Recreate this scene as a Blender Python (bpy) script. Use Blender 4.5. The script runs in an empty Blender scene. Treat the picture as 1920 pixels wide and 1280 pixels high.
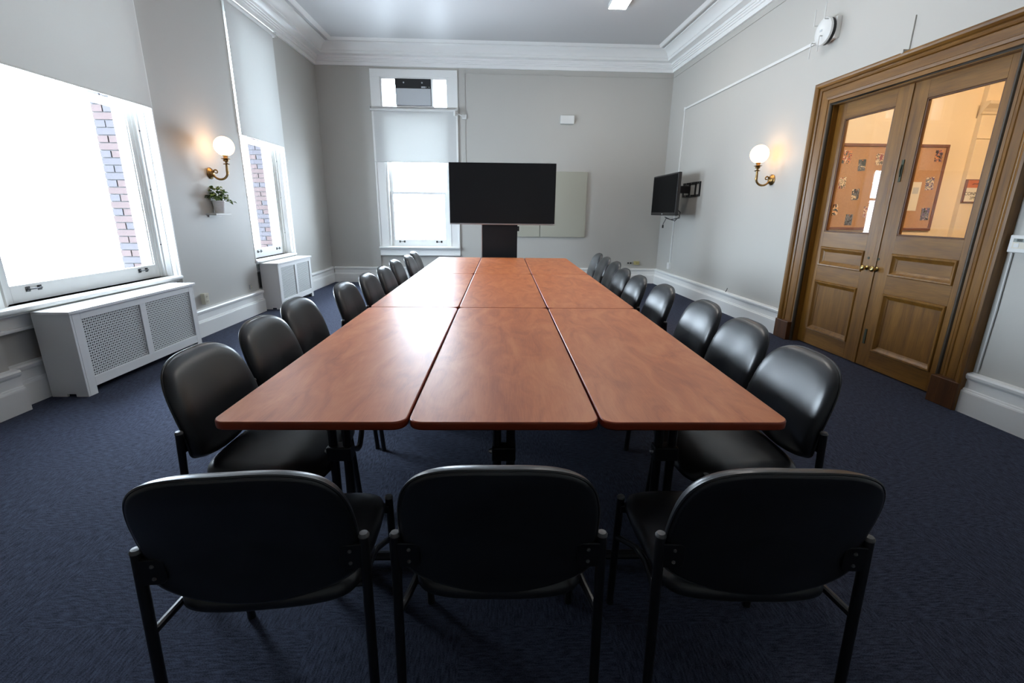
import bpy, math, random
from mathutils import Vector, Matrix
random.seed(7)
PI = math.pi
sc = bpy.context.scene
COL = sc.collection

# ------------------------------------------------------------------ camera
F_PX, PITCH, YAW, ROLL, HC = 874.93, 0.2708, 0.0232, 0.0113, 1.3763
cam_d = bpy.data.cameras.new('camera')
cam = bpy.data.objects.new('camera', cam_d)
COL.objects.link(cam)
sc.camera = cam
cam_d.sensor_width = 36.0
cam_d.lens = F_PX / 1920.0 * 36.0
cam_d.clip_start = 0.02
_f = Vector((math.sin(YAW) * math.cos(PITCH), math.cos(YAW) * math.cos(PITCH), -math.sin(PITCH)))
_r = Vector((math.cos(YAW), -math.sin(YAW), 0))
_u = _r.cross(_f)
_r2 = math.cos(ROLL) * _r + math.sin(ROLL) * _u
_u2 = -math.sin(ROLL) * _r + math.cos(ROLL) * _u
cam.matrix_world = Matrix(((_r2.x, _u2.x, -_f.x, 0), (_r2.y, _u2.y, -_f.y, 0), (_r2.z, _u2.z, -_f.z, HC), (0, 0, 0, 1)))

# ------------------------------------------------------------------ world (bright overcast sky) and exposure
w = bpy.data.worlds.new('sky')
sc.world = w
w.use_nodes = True
bg = w.node_tree.nodes['Background']
bg.inputs[0].default_value = (0.72, 0.86, 1.0, 1)
bg.inputs[1].default_value = 50.0
sc.view_settings.view_transform = 'Standard'
sc.view_settings.look = 'None'
sc.view_settings.gamma = 1.0
sc.view_settings.use_curve_mapping = False
sc.view_settings.exposure = -0.22
sc.cycles.max_bounces = 10
sc.cycles.diffuse_bounces = 6
sc.cycles.glossy_bounces = 4
sc.cycles.transmission_bounces = 6
sc.cycles.transparent_max_bounces = 16
sc.cycles.caustics_reflective = False
sc.cycles.caustics_refractive = False
sc.cycles.sample_clamp_indirect = 6.0
sc.cycles.use_denoising = True

# ------------------------------------------------------------------ room frame
X0 = -3.352            # window-side pier plane
XB = -3.435            # window bay plane (recessed)
XR, RY = 3.533, -0.0424   # door wall: x = XR + RY*y
YB, BY = 9.422, 0.0181    # far wall: y = YB + BY*x
YF = -3.2              # wall behind the camera
ZC = 4.15
TR_ = math.atan(-RY)
TB_ = math.atan(BY)
M_R = Matrix.Translation((XR, 0, 0)) @ Matrix.Rotation(TR_, 4, 'Z')      # local: +x away from room, y along wall
M_B = Matrix.Translation((0, YB, 0)) @ Matrix.Rotation(TB_, 4, 'Z')      # local: x along wall, +y away from room
M_L = Matrix.Identity(4)

# window daylight portals (sampling guides for the sky)
def portal(name, loc, rot, sx, sy):
    l = bpy.data.lights.new(name, 'AREA')
    l.shape = 'RECTANGLE'; l.size = sx; l.size_y = sy
    l.cycles.is_portal = True
    o = bpy.data.objects.new(name, l)
    COL.objects.link(o); o.location = loc; o.rotation_euler = rot
    o['kind'] = 'helper'
portal('sky_portal', (-3.92, 4.08, 2.2), (0, -PI / 2, 0), 3.2, 1.8)
portal('sky_portal', (-3.92, 7.17, 2.2), (0, -PI / 2, 0), 3.2, 1.3)
portal('sky_portal', (-1.6, 9.95, 2.2), (-PI / 2, 0, 0), 1.5, 3.2)

# ------------------------------------------------------------------ materials
def lin(r, g, b):
    f = lambda c: (c / 255 / 12.92) if c / 255 <= 0.04045 else ((c / 255 + 0.055) / 1.055) ** 2.4
    return (f(r), f(g), f(b), 1)

def newmat(name):
    m = bpy.data.materials.new(name); m.use_nodes = True
    nt = m.node_tree
    return m, nt, nt.nodes['Principled BSDF']

def N(nt, t, **kw):
    n = nt.nodes.new(t)
    for k, v in kw.items(): setattr(n, k, v)
    return n

def simple(name, col, rough=0.5, metal=0.0, bump=0.0, bscale=300, var=0.0, vscale=8, spec=0.5):
    m, nt, b = newmat(name)
    b.inputs['Base Color'].default_value = col
    b.inputs['Roughness'].default_value = rough
    b.inputs['Metallic'].default_value = metal
    b.inputs['Specular IOR Level'].default_value = spec
    tc = N(nt, 'ShaderNodeTexCoord')
    nz = N(nt, 'ShaderNodeTexNoise'); nz.inputs['Scale'].default_value = vscale; nz.inputs['Detail'].default_value = 4
    nt.links.new(tc.outputs['Object'], nz.inputs['Vector'])
    if var > 0:
        mx = N(nt, 'ShaderNodeMix', data_type='RGBA')
        mx.inputs['A'].default_value = tuple(c * (1 - var) for c in col[:3]) + (1,)
        mx.inputs['B'].default_value = tuple(min(1, c * (1 + var)) for c in col[:3]) + (1,)
        nt.links.new(nz.outputs['Fac'], mx.inputs['Factor'])
        nt.links.new(mx.outputs['Result'], b.inputs['Base Color'])
    if bump > 0:
        n2 = N(nt, 'ShaderNodeTexNoise'); n2.inputs['Scale'].default_value = bscale; n2.inputs['Detail'].default_value = 3
        nt.links.new(tc.outputs['Object'], n2.inputs['Vector'])
        bp = N(nt, 'ShaderNodeBump'); bp.inputs['Strength'].default_value = bump; bp.inputs['Distance'].default_value = 0.002
        nt.links.new(n2.outputs['Fac'], bp.inputs['Height'])
        nt.links.new(bp.outputs['Normal'], b.inputs['Normal'])
    return m

def emit(name, col, strength):
    m, nt, b = newmat(name)
    b.inputs['Base Color'].default_value = (0.8, 0.8, 0.8, 1)
    b.inputs['Emission Color'].default_value = col
    b.inputs['Emission Strength'].default_value = strength
    return m

def wood(name, c_dark, c_mid, c_light, axis='Z', rough=0.45, scale=1.0, mottled=False, coat=0.0):
    m, nt, b = newmat(name)
    tc = N(nt, 'ShaderNodeTexCoord'); oi = N(nt, 'ShaderNodeObjectInfo')
    off = N(nt, 'ShaderNodeVectorMath', operation='MULTIPLY_ADD')
    nt.links.new(oi.outputs['Random'], off.inputs[0]); off.inputs[1].default_value = (17, 23, 31)
    nt.links.new(tc.outputs['Object'], off.inputs[2])
    mp = N(nt, 'ShaderNodeMapping')
    s = {'X': (1.2, 14, 14), 'Y': (14, 1.2, 14), 'Z': (14, 14, 1.2)}[axis]
    if mottled: s = (5.0, 1.6, 5.0)
    mp.inputs['Scale'].default_value = tuple(v * scale for v in s)
    nt.links.new(off.outputs[0], mp.inputs['Vector'])
    n1 = N(nt, 'ShaderNodeTexNoise'); n1.inputs['Scale'].default_value = 1.0; n1.inputs['Detail'].default_value = 7
    n1.inputs['Roughness'].default_value = 0.55; n1.inputs['Distortion'].default_value = 1.2 if mottled else 0.35
    nt.links.new(mp.outputs[0], n1.inputs['Vector'])
    n2 = N(nt, 'ShaderNodeTexNoise'); n2.inputs['Scale'].default_value = 3.5; n2.inputs['Detail'].default_value = 5
    mp2 = N(nt, 'ShaderNodeMapping')
    s2 = {'X': (2, 45, 45), 'Y': (45, 2, 45), 'Z': (45, 45, 2)}[axis]
    mp2.inputs['Scale'].default_value = tuple(v * scale for v in s2)
    nt.links.new(off.outputs[0], mp2.inputs['Vector']); nt.links.new(mp2.outputs[0], n2.inputs['Vector'])
    mx = N(nt, 'ShaderNodeMix', data_type='FLOAT'); mx.inputs['Factor'].default_value = 0.22 if mottled else 0.4
    nt.links.new(n1.outputs['Fac'], mx.inputs['A']); nt.links.new(n2.outputs['Fac'], mx.inputs['B'])
    cr = N(nt, 'ShaderNodeValToRGB')
    cr.color_ramp.elements[0].position = 0.32; cr.color_ramp.elements[0].color = c_dark
    cr.color_ramp.elements[1].position = 0.68; cr.color_ramp.elements[1].color = c_light
    e = cr.color_ramp.elements.new(0.5); e.color = c_mid
    nt.links.new(mx.outputs['Result'], cr.inputs['Fac'])
    nt.links.new(cr.outputs['Color'], b.inputs['Base Color'])
    b.inputs['Roughness'].default_value = rough
    b.inputs['Coat Weight'].default_value = coat
    b.inputs['Coat Roughness'].default_value = 0.25
    bp = N(nt, 'ShaderNodeBump'); bp.inputs['Strength'].default_value = 0.0 if mottled else 0.12; bp.inputs['Distance'].default_value = 0.001
    nt.links.new(n2.outputs['Fac'], bp.inputs['Height']); nt.links.new(bp.outputs['Normal'], b.inputs['Normal'])
    return m

def glass(name, tint=(1, 1, 1, 1)):
    m = bpy.data.materials.new(name); m.use_nodes = True
    nt = m.node_tree; nt.nodes.clear()
    out = N(nt, 'ShaderNodeOutputMaterial'); mix = N(nt, 'ShaderNodeMixShader')
    tr = N(nt, 'ShaderNodeBsdfTransparent'); tr.inputs[0].default_value = tint
    gl = N(nt, 'ShaderNodeBsdfGlossy'); gl.inputs['Roughness'].default_value = 0.02
    fr = N(nt, 'ShaderNodeFresnel')
    ge = N(nt, 'ShaderNodeNewGeometry'); io = N(nt, 'ShaderNodeMix', data_type='FLOAT')
    io.inputs['A'].default_value = 1.45; io.inputs['B'].default_value = 1 / 1.45     # same thin-pane reflection on both faces
    nt.links.new(ge.outputs['Backfacing'], io.inputs['Factor']); nt.links.new(io.outputs['Result'], fr.inputs['IOR'])
    nt.links.new(fr.outputs[0], mix.inputs[0]); nt.links.new(tr.outputs[0], mix.inputs[1]); nt.links.new(gl.outputs[0], mix.inputs[2])
    nt.links.new(mix.outputs[0], out.inputs[0])
    return m

def shade_mat(name, col, trans):
    m = bpy.data.materials.new(name); m.use_nodes = True
    nt = m.node_tree; nt.nodes.clear()
    out = N(nt, 'ShaderNodeOutputMaterial'); mix = N(nt, 'ShaderNodeMixShader'); mix.inputs[0].default_value = trans
    d = N(nt, 'ShaderNodeBsdfDiffuse'); d.inputs[0].default_value = col
    t = N(nt, 'ShaderNodeBsdfTranslucent'); t.inputs[0].default_value = col
    tc = N(nt, 'ShaderNodeTexCoord'); nz = N(nt, 'ShaderNodeTexNoise'); nz.inputs['Scale'].default_value = 600
    bp = N(nt, 'ShaderNodeBump'); bp.inputs['Strength'].default_value = 0.1; bp.inputs['Distance'].default_value = 0.001
    nt.links.new(tc.outputs['Object'], nz.inputs['Vector']); nt.links.new(nz.outputs['Fac'], bp.inputs['Height'])
    nt.links.new(bp.outputs[0], d.inputs['Normal'])
    nt.links.new(d.outputs[0], mix.inputs[1]); nt.links.new(t.outputs[0], mix.inputs[2]); nt.links.new(mix.outputs[0], out.inputs[0])
    return m

def carpet(name):
    m, nt, b = newmat(name)
    tc = N(nt, 'ShaderNodeTexCoord')
    n1 = N(nt, 'ShaderNodeTexNoise'); n1.inputs['Scale'].default_value = 260; n1.inputs['Detail'].default_value = 3
    nt.links.new(tc.outputs['Object'], n1.inputs['Vector'])
    mp = N(nt, 'ShaderNodeMapping'); mp.inputs['Scale'].default_value = (26, 150, 1)
    nt.links.new(tc.outputs['Object'], mp.inputs['Vector'])
    n2 = N(nt, 'ShaderNodeTexNoise'); n2.inputs['Scale'].default_value = 1; n2.inputs['Detail'].default_value = 3
    nt.links.new(mp.outputs[0], n2.inputs['Vector'])
    mp3 = N(nt, 'ShaderNodeMapping'); mp3.inputs['Scale'].default_value = (150, 26, 1)
    nt.links.new(tc.outputs['Object'], mp3.inputs['Vector'])
    n3 = N(nt, 'ShaderNodeTexNoise'); n3.inputs['Scale'].default_value = 1; n3.inputs['Detail'].default_value = 3
    nt.links.new(mp3.outputs[0], n3.inputs['Vector'])
    ck = N(nt, 'ShaderNodeTexChecker'); ck.inputs['Scale'].default_value = 2.0
    mpc = N(nt, 'ShaderNodeMapping'); mpc.inputs['Location'].default_value = (0.13, 0.21, 0.25)
    nt.links.new(tc.outputs['Object'], mpc.inputs['Vector']); nt.links.new(mpc.outputs[0], ck.inputs['Vector'])
    mx = N(nt, 'ShaderNodeMix', data_type='FLOAT')
    nt.links.new(ck.outputs['Fac'], mx.inputs['Factor']); nt.links.new(n2.outputs['Fac'], mx.inputs['A']); nt.links.new(n3.outputs['Fac'], mx.inputs['B'])
    ad = N(nt, 'ShaderNodeMix', data_type='FLOAT'); ad.inputs['Factor'].default_value = 0.5
    nt.links.new(mx.outputs['Result'], ad.inputs['A']); nt.links.new(n1.outputs['Fac'], ad.inputs['B'])
    cr = N(nt, 'ShaderNodeValToRGB')
    cr.color_ramp.elements[0].position = 0.36; cr.color_ramp.elements[0].color = (0.012, 0.0145, 0.026, 1)
    cr.color_ramp.elements[1].position = 0.64; cr.color_ramp.elements[1].color = (0.070, 0.081, 0.124, 1)
    nt.links.new(ad.outputs['Result'], cr.inputs['Fac']); nt.links.new(cr.outputs['Color'], b.inputs['Base Color'])
    b.inputs['Roughness'].default_value = 0.95
    b.inputs['Specular IOR Level'].default_value = 0.12
    bp = N(nt, 'ShaderNodeBump'); bp.inputs['Strength'].default_value = 0.6; bp.inputs['Distance'].default_value = 0.004
    nt.links.new(ad.outputs['Result'], bp.inputs['Height']); nt.links.new(bp.outputs['Normal'], b.inputs['Normal'])
    return m

MT = {
    'wall': simple('wall_paint', (0.49, 0.475, 0.44, 1), 0.55, bump=0.06, bscale=120, var=0.02, vscale=1.5),
    'white': simple('white_gloss_paint', (0.88, 0.88, 0.86, 1), 0.35, bump=0.03, bscale=60),
    'ceil': simple('ceiling_paint', (0.58, 0.58, 0.58, 1), 0.45, bump=0.02, bscale=20, spec=0.05),
    'carpet': carpet('navy_carpet'),
    'radwhite': simple('radiator_cover_paint', (0.86, 0.86, 0.85, 1), 0.4),
    'grille': simple('perforated_sheet_paint', (0.80, 0.82, 0.80, 1), 0.45),
    'shade': shade_mat('roller_shade_fabric', (0.74, 0.735, 0.71, 1), 0.10),
    'shade2': shade_mat('roller_shade_fabric_pale', (0.72, 0.725, 0.71, 1), 0.14),
    'glass': glass('window_glass'),
    'doorglass': glass('door_glass', (0.96, 0.97, 0.95, 1)),
    'vinyl': simple('black_vinyl', (0.010, 0.011, 0.013, 1), 0.34, bump=0.05, bscale=350, spec=0.75),
    'frame': simple('black_powder_coat', (0.006, 0.006, 0.008, 1), 0.38),
    'capgrey': simple('grey_plastic_cap', (0.12, 0.12, 0.12, 1), 0.45),
    'table': wood('cherry_laminate', lin(178, 94, 52), lin(203, 115, 67), lin(216, 134, 84), 'Y', 0.40, 1.7, True),
    'tedge': simple('cherry_edge_band', lin(150, 62, 34), 0.32),
    'tunder': simple('table_underside_board', (0.08, 0.05, 0.035, 1), 0.6),
    'oak_v': wood('oak_upright', lin(88, 54, 12), lin(118, 79, 24), lin(140, 98, 38), 'Z', 0.38, 1.0, coat=0.15),
    'oak_h': wood('oak_level', lin(88, 54, 12), lin(118, 79, 24), lin(140, 98, 38), 'Y', 0.38, 1.0, coat=0.15),
    'oak_dark': wood('dark_stained_oak', lin(62, 36, 16), lin(84, 50, 24), lin(104, 66, 34), 'Z', 0.42, 1.0),
    'bead': simple('worn_dark_jamb', lin(62, 52, 40), 0.4, var=0.3, vscale=20),
    'brass': simple('polished_brass', (0.62, 0.46, 0.18, 1), 0.22, 1.0),
    'bronze': simple('aged_brass', (0.30, 0.19, 0.075, 1), 0.38, 1.0, var=0.25, vscale=60),
    'black': simple('black_plastic', (0.010, 0.010, 0.011, 1), 0.4),
    'blackmetal': simple('black_steel', (0.008, 0.008, 0.009, 1), 0.5, spec=0.25),
    'screen': simple('dark_screen', (0.006, 0.006, 0.007, 1), 0.16),
    'screen_matte': simple('matte_dark_screen', (0.008, 0.008, 0.008, 1), 0.6, spec=0.03),
    'silver': simple('brushed_aluminium', (0.55, 0.55, 0.56, 1), 0.35, 1.0),
    'plastic': simple('white_plastic', (0.72, 0.72, 0.70, 1), 0.4),
    'ivory': simple('ivory_plastic', (0.62, 0.58, 0.46, 1), 0.4),
    'yellowed': simple('yellowed_brass_plate', (0.46, 0.40, 0.18, 1), 0.4),
    'acgrey': simple('grey_unit_front', (0.50, 0.52, 0.54, 1), 0.18),
    'panel': simple('beige_fabric_panel', (0.40, 0.39, 0.32, 1), 0.9, bump=0.15, bscale=500),
    'lever': simple('dark_iron', (0.03, 0.03, 0.032, 1), 0.4, 0.6),
    'terracotta': simple('whitewashed_pot', (0.93, 0.91, 0.88, 1), 0.8, var=0.12, vscale=40),
    'leaf': simple('leaf_green', (0.075, 0.14, 0.035, 1), 0.45, var=0.35, vscale=30),
    'leaf2': simple('leaf_light_green', (0.17, 0.26, 0.06, 1), 0.45, var=0.3, vscale=30),
    'soil': simple('potting_soil', (0.03, 0.02, 0.014, 1), 0.9),
    'shelf': simple('pale_shelf_board', (0.56, 0.54, 0.50, 1), 0.5),
    'corr': simple('corridor_cream_paint', (0.80, 0.68, 0.50, 1), 0.55, bump=0.05, bscale=60, var=0.05, vscale=2),
    'cork': simple('cork', (0.42, 0.23, 0.11, 1), 0.9, bump=0.3, bscale=250, var=0.18, vscale=60),
    'corkframe': simple('brown_board_frame', (0.16, 0.06, 0.03, 1), 0.5),
    'brick_a': simple('red_brick', (0.030, 0.017, 0.016, 1), 0.9, bump=0.5, bscale=90, var=0.25, vscale=14),
    'brick_b': simple('grey_brick', (0.021, 0.018, 0.022, 1), 0.9, bump=0.5, bscale=90, var=0.25, vscale=14),
    'mortar': simple('mortar', (0.06, 0.06, 0.06, 1), 0.95, bump=0.4, bscale=120),
    'paper': simple('white_paper', (0.72, 0.68, 0.58, 1), 0.7),
    'orange': simple('orange_card', (0.48, 0.13, 0.03, 1), 0.6),
    'ink': simple('dark_ink', (0.03, 0.025, 0.02, 1), 0.6),
    'lcd': simple('lcd_display', (0.26, 0.30, 0.28, 1), 0.2),
    'greenbrass': simple('verdigris_plate', (0.05, 0.055, 0.035, 1), 0.5, 0.5),
    'globe': emit('lit_opal_globe', (1.0, 0.56, 0.25, 1), 11.0),
    'panel_light': emit('lit_diffuser', (1.0, 0.95, 0.88, 1), 60.0),
    'corr_lamp': emit('corridor_lamp_glow', (1.0, 0.66, 0.38, 1), 400.0),
}

# ------------------------------------------------------------------ mesh helpers
class MB:
    def __init__(s): s.v = []; s.f = []; s.mi = []
    def add(s, vs, fs):
        o = len(s.v); s.v += [tuple(q) for q in vs]; s.f += [tuple(i + o for i in f) for f in fs]; return s
    def box(s, x0, x1, y0, y1, z0, z1):
        return s.add([(x0, y0, z0), (x1, y0, z0), (x1, y1, z0), (x0, y1, z0), (x0, y0, z1), (x1, y0, z1), (x1, y1, z1), (x0, y1, z1)],
                     [(0, 3, 2, 1), (4, 5, 6, 7), (0, 1, 5, 4), (1, 2, 6, 5), (2, 3, 7, 6), (3, 0, 4, 7)])
    def prism(s, poly, axis, a0, a1):
        """extrude a 2d polygon along axis ('x','y','z') from a0 to a1"""
        def P(u, v, a):
            return {'x': (a, u, v), 'y': (u, a, v), 'z': (u, v, a)}[axis]
        n = len(poly)
        vs = [P(u, v, a0) for u, v in poly] + [P(u, v, a1) for u, v in poly]
        fs = [tuple(range(n - 1, -1, -1)), tuple(range(n, 2 * n))] + [(i, (i + 1) % n, n + (i + 1) % n, n + i) for i in range(n)]
        return s.add(vs, fs)
    def tube(s, pts, r, n=10, caps=True):
        pts = [Vector(q) for q in pts]; rs = r if isinstance(r, (list, tuple)) else [r] * len(pts)
        rings = []; prev = None
        for i, q in enumerate(pts):
            t = (pts[min(i + 1, len(pts) - 1)] - pts[max(i - 1, 0)]).normalized()
            if prev is None:
                a = Vector((0, 0, 1)) if abs(t.z) < 0.9 else Vector((1, 0, 0))
                nn = t.cross(a).normalized()
            else:
                nn = (prev - t * prev.dot(t)).normalized()
            prev = nn; bb = t.cross(nn)
            rings.append([q + (nn * math.cos(2 * PI * k / n) + bb * math.sin(2 * PI * k / n)) * rs[i] for k in range(n)])
        vs = [v for rg in rings for v in rg]
        fs = [(i * n + k, i * n + (k + 1) % n, (i + 1) * n + (k + 1) % n, (i + 1) * n + k) for i in range(len(pts) - 1) for k in range(n)]
        if caps: fs += [tuple(range(n - 1, -1, -1)), tuple(range((len(pts) - 1) * n, len(pts) * n))]
        return s.add(vs, fs)
    def lathe(s, prof, c=(0, 0, 0), axis='z', n=20):
        """prof: (radius, height) pairs"""
        vs = []
        for r, h in prof:
            for k in range(n):
                a = 2 * PI * k / n; u, v = r * math.cos(a), r * math.sin(a)
                p = {'z': (u, v, h), 'x': (h, u, v), 'y': (v, h, u)}[axis]
                vs.append((p[0] + c[0], p[1] + c[1], p[2] + c[2]))
        m = len(prof)
        fs = [(i * n + k, i * n + (k + 1) % n, (i + 1) * n + (k + 1) % n, (i + 1) * n + k) for i in range(m - 1) for k in range(n)]
        fs += [tuple(range(n - 1, -1, -1)), tuple(range((m - 1) * n, m * n))]
        return s.add(vs, fs)
    def mesh(s, name, mat, smooth=False, angle=35):
        me = bpy.data.meshes.new(name); me.from_pydata(s.v, [], s.f)
        import bmesh
        b = bmesh.new(); b.from_mesh(me); bmesh.ops.recalc_face_normals(b, faces=b.faces); b.to_mesh(me); b.free()
        me.materials.append(MT[mat] if isinstance(mat, str) else mat)
        if smooth:
            me.polygons.foreach_set('use_smooth', [True] * len(me.polygons))
            try: me.set_sharp_from_angle(angle=math.radians(angle))
            except Exception: pass
        me.update(); return me
    def build(s, name, mat, parent=None, smooth=False, bevel=0, M=None, angle=35):
        return link(name, s.mesh(name, mat, smooth, angle), parent, bevel, M)

def link(name, me, parent=None, bevel=0, M=None):
    o = bpy.data.objects.new(name, me); COL.objects.link(o)
    if parent is not None: o.parent = parent
    if M is not None: o.matrix_local = M
    if bevel:
        md = o.modifiers.new('bevel', 'BEVEL'); md.width = bevel; md.segments = 2; md.limit_method = 'ANGLE'; md.angle_limit = math.radians(40)
    return o

def tag(o, label, cat, group=None, kind=None):
    o['label'] = label; o['category'] = cat
    if group: o['group'] = group
    if kind: o['kind'] = kind
    return o

def thing(name, label, cat, loc=(0, 0, 0), rz=0, group=None, kind=None, M=None):
    o = bpy.data.objects.new(name, None); COL.objects.link(o); o.empty_display_size = 0.05
    o.location = loc; o.rotation_euler = (0, 0, rz)
    if M is not None: o.matrix_world = M
    return tag(o, label, cat, group, kind)

def copy_tree(o, parent=None):
    c = o.copy(); COL.objects.link(c); c.parent = parent
    if parent is not None: c.matrix_parent_inverse = o.matrix_parent_inverse
    for ch in list(o.children): copy_tree(ch, c)
    return c

def onR(d, s, z):          # a point of the door wall (d = away from room)
    return M_R @ Vector((d, s, z))
def onB(u, v, z):
    return M_B @ Vector((u, v, z))

# ------------------------------------------------------------------ structure: shell
XRF, XRB = XR + RY * YF, (XR + RY * YB) / (1 - RY * BY)
corner = [(X0, YB + BY * X0), (XRB, YB + BY * XRB), (XRF, YF), (X0, YF)]    # LB RB RF LF
def inset(d):
    L = X0 + d
    rb = XR - d * math.sqrt(1 + RY * RY)
    bb = YB - d * math.sqrt(1 + BY * BY)
    f = YF + d
    xr = (rb + RY * bb) / (1 - RY * BY)
    return [(L, bb + BY * L), (xr, bb + BY * xr), (rb + RY * f, f), (L, f)]

tag(MB().box(-4.1, 4.2, YF - 0.1, 9.9, -0.1, 0).build('floor', 'carpet'), 'dark navy woven carpet floor of the meeting room', 'floor', kind='structure')
tag(MB().box(-4.1, 3.9, YF - 0.1, 9.95, ZC, ZC + 0.12).build('ceiling', 'ceil'), 'pale grey painted ceiling with a glossy sheen', 'ceiling', kind='structure')

BAYS = [(3.08, 4.965, 3.36, 4.80), (6.48, 7.775, 6.72, 7.60)]      # bay start, end, glass start, end
Z_SILL, Z_HEAD = 0.70, 3.70
wl = thing('wall_left', 'pale grey painted wall with two tall windows', 'wall', kind='structure')
XO = -3.868
for a, b in ((YF, 3.08), (4.965, 6.48), (7.775, 9.6)):
    MB().box(XO, X0, a, b, 0, ZC).build('pier', 'wall', wl)
for (a, b, ga, gb) in BAYS:
    oa, ob = ga - 0.10, gb + 0.11
    m = MB().box(XO, XB, a, b, 0, Z_SILL).box(XO, XB, a, b, Z_HEAD, ZC).box(XO, XB, a, oa, Z_SILL, Z_HEAD).box(XO, XB, ob, b, Z_SILL, Z_HEAD)
    m.build('bay_infill', 'wall', wl)
    # brick reveal outside, far side of the opening
    MB().box(-3.862, -3.64, ob - 0.026, ob + 0.002, Z_SILL - 0.02, 2.9).build('mortar_bed', 'mortar', wl)
    bm_s = MB().box(-0.049, 0.049, -0.02, 0.012, -0.029, 0.029).mesh('brick', 'brick_a')
    bm_l = MB().box(-0.104, 0.104, -0.02, 0.012, -0.029, 0.029).mesh('brick', 'brick_b')
    bm_l2 = MB().box(-0.104, 0.104, -0.02, 0.012, -0.029, 0.029).mesh('brick', 'brick_a')
    bm_s2 = MB().box(-0.049, 0.049, -0.02, 0.012, -0.029, 0.029).mesh('brick', 'brick_b')
    for i in range(33):
        z = Z_SILL + 0.03 + i * 0.067
        if z > 2.88: break
        x = -3.645
        seq = ['s', 's'] if i % 2 else ['l']
        for q in seq:
            wd = 0.098 if q == 's' else 0.208
            me = random.choice((bm_s, bm_s2)) if q == 's' else random.choice((bm_l, bm_l2))
            o = link('brick', me, wl)
            o.location = (x - wd / 2 + random.uniform(-.001, .001), ob - 0.022 + random.uniform(-.003, .002), z)
            x -= wd + 0.011

tag(MB().box(-4.02, 3.85, YF - 0.2, YF, 0, ZC).build('wall_front', 'wall'), 'plain grey wall behind the viewpoint', 'wall', kind='structure')

# far wall with window opening
wb = thing('wall_back', 'pale grey painted end wall behind the television', 'wall', kind='structure', M=M_B)
BWO = (-2.22, -0.99)
for u0, u1, z0, z1 in ((-3.6, -2.39, 0, ZC), (-0.82, 3.4, 0, ZC), (-2.39, -0.82, 3.82, ZC)):
    MB().box(u0, u1, 0, 0.5, z0, z1).build('wall_field', 'wall', wb)
MB().box(-2.39, -0.82, 0.035, 0.5, 0, Z_SILL).box(-2.39, BWO[0], 0.0, 0.5, Z_SILL, 3.82).box(BWO[1], -0.82, 0.0, 0.5, Z_SILL, 3.82).box(BWO[0], BWO[1], 0.0, 0.5, 3.69, 3.82).build('bay_infill', 'wall', wb)

# door wall
DS0, DS1, DZ = 3.34, 5.10, 2.46       # door opening
wr = thing('wall_right', 'pale grey painted wall with the oak double door', 'wall', kind='structure', M=M_R)
for s0, s1, z0, z1 in ((YF - 0.1, DS0, 0, ZC), (DS1, 9.75, 0, ZC), (DS0, DS1, DZ, ZC)):
    MB().box(0, 0.125, s0, s1, z0, z1).build('wall_field', 'wall', wr)

# cornice rings
def ring(name, prof, mat, label, closed_prof=False):
    vs = []; n = len(prof)
    for d, z in prof:
        vs += [(x, y, z) for x, y in inset(d)]
    fs = []
    for i in range(n - 1 if not closed_prof else n):
        j = (i + 1) % n
        for k in range(4):
            fs.append((i * 4 + k, i * 4 + (k + 1) % 4, j * 4 + (k + 1) % 4, j * 4 + k))
    o = MB().add(vs, fs).build(name, mat, smooth=True, angle=25)
    return tag(o, label, 'trim', kind='structure')
ring('trim_1', [(0, 3.85), (0.035, 3.85), (0.038, 3.905), (0.055, 3.908), (0.058, 3.930), (0.072, 3.933), (0.076, 3.953), (0.09, 3.956), (0.10, 3.985), (0.11, 3.988), (0.205, 3.990), (0.207, 4.03), (0.22, 4.035), (0.228, 4.06), (0.25, 4.09), (0.285, 4.115), (0.33, 4.13), (0.345, 4.132), (0.347, 4.149)], 'white',
     'stepped white plaster cornice around the ceiling edge')
ring('trim_2', [(0.41, 4.151), (0.415, 4.125), (0.445, 4.12), (0.465, 4.135), (0.49, 4.151)], 'white', 'slim white moulding framing the flat ceiling')

# baseboards
BP = [(0, 0), (0.05, 0), (0.05, 0.155), (0.047, 0.165), (0.04, 0.168), (0.038, 0.178), (0.03, 0.182), (0.027, 0.245), (0.036, 0.250), (0.042, 0.262), (0.045, 0.28), (0.038, 0.293), (0.0, 0.30)]
def baseboard(parent, kind, base, a, b):
    """kind 'L': wall x=base facing +x, along y a..b ; 'R','B' are local frames"""
    if kind == 'L': m = MB().prism([(base + d, z) for d, z in BP], 'y', a, b)
    elif kind == 'R': m = MB().prism([(base - d, z) for d, z in BP], 'y', a, b)
    else: m = MB().prism([(base - d, z) for d, z in BP], 'x', a, b)
    return m.build('skirting_board', 'white', parent)
bl = thing('baseboard_left', 'tall white moulded baseboard under the windows', 'baseboard', kind='structure')
for base, a, b in ((X0, YF, 3.11), (XB, 3.08, 4.965), (X0, 4.94, 6.51), (XB, 6.48, 7.775), (X0, 7.745, 9.36)):
    baseboard(bl, 'L', base, a, b)
bb_ = thing('baseboard_back', 'tall white moulded baseboard along the end wall', 'baseboard', kind='structure', M=M_B)
baseboard(bb_, 'B', 0, -3.30, -2.36); baseboard(bb_, 'B', 0.035, -2.39, -0.82); baseboard(bb_, 'B', 0, -0.85, 3.10)
br = thing('baseboard_right', 'tall white moulded baseboard either side of the door', 'baseboard', kind='structure', M=M_R)
baseboard(br, 'R', 0, YF + 0.02, 3.125); baseboard(br, 'R', 0, 5.335, 9.5)

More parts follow.
